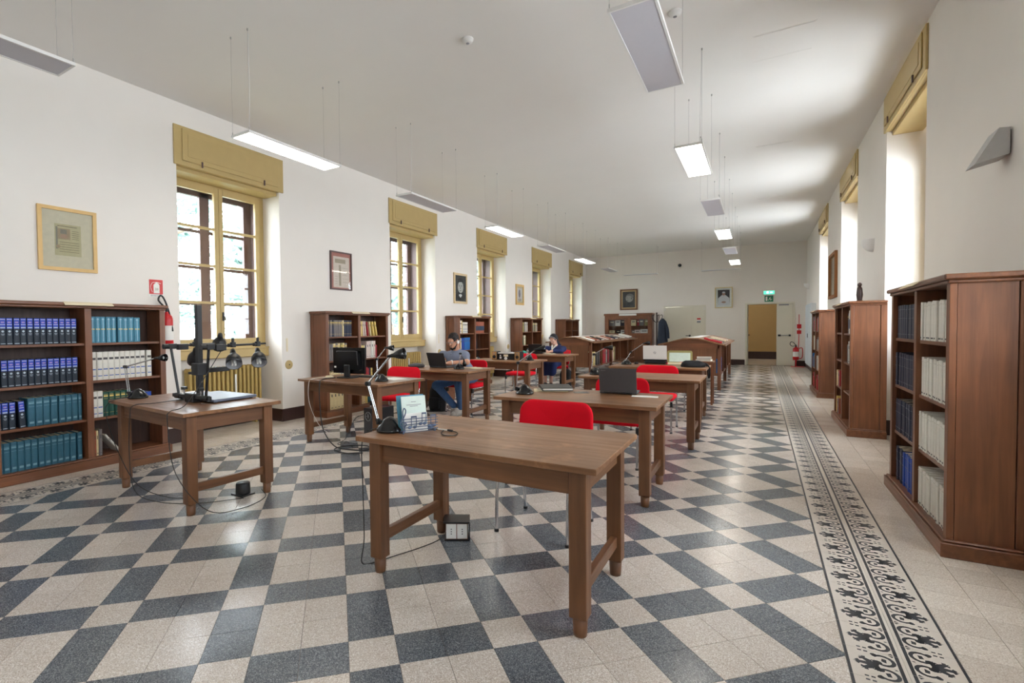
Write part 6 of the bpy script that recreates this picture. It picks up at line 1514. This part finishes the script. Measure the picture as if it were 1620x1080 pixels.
hr = [elp(hP(0, -.014, .042), (.080, .099, .094), hR), dict(cap(hP(-.03, .150, -.06), hP(-.03, .135, .022), .088), cut=True), dict(cap(hP(.03, .150, -.06), hP(.03, .135, .022), .088), cut=True), dict(cap(hP(-.10, .02, -.075), hP(.10, .02, -.075), .088), cut=True)]
W(sdf('hair', hr, HAIR, man, .006, .02, .0022), OM)
bd = [cap(hP(-.058, .018, -.050), hP(-.036, .056, -.092), .011, .018), cap(hP(.058, .018, -.050), hP(.036, .056, -.092), .011, .018), cap(hP(-.034, .064, -.095), hP(.034, .064, -.095), .020), cap(hP(-.022, .0925, -.043), hP(.022, .0925, -.043), .005), cap(hP(0, .088, -.085), hP(0, .08, -.11), .018)]
W(sdf('beard', bd, HAIR, man, .005, .012, .0014), OM)
b = MB(); b.tube(catmull([tuple(hP(-.084, .0, .0)), tuple(hP(-.090, -.05, -.01)), tuple(hP(-.055, -.115, -.03)), tuple(hP(.055, -.115, -.03)), tuple(hP(.090, -.05, -.01)), tuple(hP(.084, .0, .0))], 5), .0065, 7)
for s in (-1, 1): b.cyl(tuple(hP(.078 * s, .0, -.015)), tuple(hP(.097 * s, .0, -.015)), .026, n=16, m=1)
W(b.build('headphones', [M['steel'], M['white']], man), OM)
b = MB()
for s in (-1, 1):
    ring = [tuple(hP(s * .034 + .024 * math.cos(a), .103, .008 + .017 * math.sin(a))) for a in [i * math.pi / 6 for i in range(13)]]; b.tube(ring, .0018, 5); b.tube([tuple(hP(s * .058, .100, .012)), tuple(hP(s * .076, .0, .012))], .0018, 5)
b.tube([tuple(hP(-.010, .105, .012)), tuple(hP(.010, .105, .012))], .0018, 5); W(b.build('glasses', M['steel'], man), OM)
b = MB(); d = Vector(wrL) - Vector(elL); d.normalize(); c = Vector(elL) + d * ((Vector(wrL) - Vector(elL)).length * .93); b.cyl(c - d * .010, c + d * .010, .033, n=16); b.cyl(c + Vector((0, -.01, .030)), c + Vector((0, -.012, .038)), .017, n=14); W(b.build('wristwatch', M['white'], man), OM)

# --- woman in navy
nun = thing('person', 'seated person in navy cardigan and dark veil bent over a book', 'person', (-4.07, 11.34, 0)); ON = (-4.07, 11.34)
pel = (-4.07, 11.33, .572); che = (-4.07, 11.20, .80); nk = (-4.08, 11.12, .95); hd = (-4.10, 11.05, 1.088)
shR, shL = (-4.27, 11.10, .865), (-3.90, 11.19, .865); elR, elL = (-4.36, 10.94, .835), (-3.90, 10.94, .835); wrR, wrL = (-4.17, 10.80, .83), (-4.03, 10.78, .83)
hp, hP, hR = head_prims(hd, (-.14, -.82, -.55), .96)
body = hp + [cap(nk, np.array(hd) + [.02, .03, -.05], .052, .05), cap(che, nk, .09, .055), cap(pel, che, .09, .10), cap(che, shR, .06, .05), cap(che, shL, .06, .05), cap(shR, elR, .044, .036), cap(elR, wrR, .036, .025), cap(shL, elL, .044, .036), cap(elL, wrL, .036, .025)]
body += hand_prims(wrR, (.55, -.83, -.12), (0, 0, -1), 1, .93) + hand_prims(wrL, (-.45, -.88, -.12), (0, 0, -1), -1, .93)
kR, kL = (-4.27, 10.98, .50), (-4.09, 10.96, .50); anR, anL = (-4.27, 10.99, .09), (-4.13, 10.98, .09)
body += [cap(pel, kR, .08, .055), cap(kR, anR, .046, .032), cap(pel, kL, .08, .055), cap(kL, anL, .046, .032)]
W(sdf('body', body, SKIN2, nun, .007, .022), ON); face(hP, nun)
for o in nun.children:
    if o.name.startswith('eye'): W(o, ON)
M['navycloth'] = pm('navy_cloth', rgb(34, 46, 92), .92, var=.14, scale=50)
W(sdf('cardigan', [cap(pel, che, .13, .13), elp(mid(che, nk, .25), (.165, .12, .14)), cap(shR, shL, .058), cap(shR, elR, .056, .050), cap(elR, mid(elR, wrR, .85), .048, .038), cap(shL, elL, .056, .050), cap(elL, mid(elL, wrL, .85), .048, .038)], M['navycloth'], nun, .009, .045), ON)
W(sdf('skirt', [elp(pel, (.155, .145, .11)), cap((-4.12, 11.28, .56), kR, .10, .08), cap((-4.02, 11.28, .56), kL, .10, .08), cap(kR, (-4.28, 10.97, .34), .088, .085), cap(kL, (-4.10, 10.95, .34), .088, .085), cap((-4.28, 10.97, .36), (-4.10, 10.95, .36), .085)], M['navycloth'], nun, .010, .08), ON)
for an, s in ((anR, -1), (anL, 1)):
    W(sdf('shoe', [cap((an[0], an[1], .05), (an[0] - .02, an[1] - .11, .038), .040, .034)], M['black'], nun, .008, .02), ON)
vl = [elp(hP(0, -.032, .033), (.086, .096, .094), hR), cap(hP(-.055, -.055, -.02), (-4.15, 11.20, .95), .04, .045), cap(hP(.055, -.055, -.02), (-4.02, 11.21, .95), .045, .05), cap(hP(0, -.07, -.0), (-4.06, 11.24, .93), .05, .055), dict(cap(hP(0, .12, -.05), hP(0, .11, .025), .078), cut=True)]
W(sdf('veil', vl, pm('dark_veil', rgb(40, 36, 40), .85, var=.1), nun, .007, .04), ON)
b = MB(); b.tube(catmull([tuple(hP(-.080, .028, .03)), tuple(hP(-.062, .05, .085)), tuple(hP(0, .055, .112)), tuple(hP(.062, .05, .085)), tuple(hP(.080, .028, .03))], 5), .012, 7); W(b.build('veil_band', M['grey'], nun), ON)
W(sdf('blouse_collar', [cap(np.array(nk) + [-.05, -.045, .0], np.array(nk) + [-.05, -.095, -.09], .022, .010), cap(np.array(nk) + [.035, -.06, .0], np.array(nk) + [-.03, -.10, -.09], .02, .010)], M['paper'], nun, .007, .012), ON)
bpy.data.objects.remove(_w)
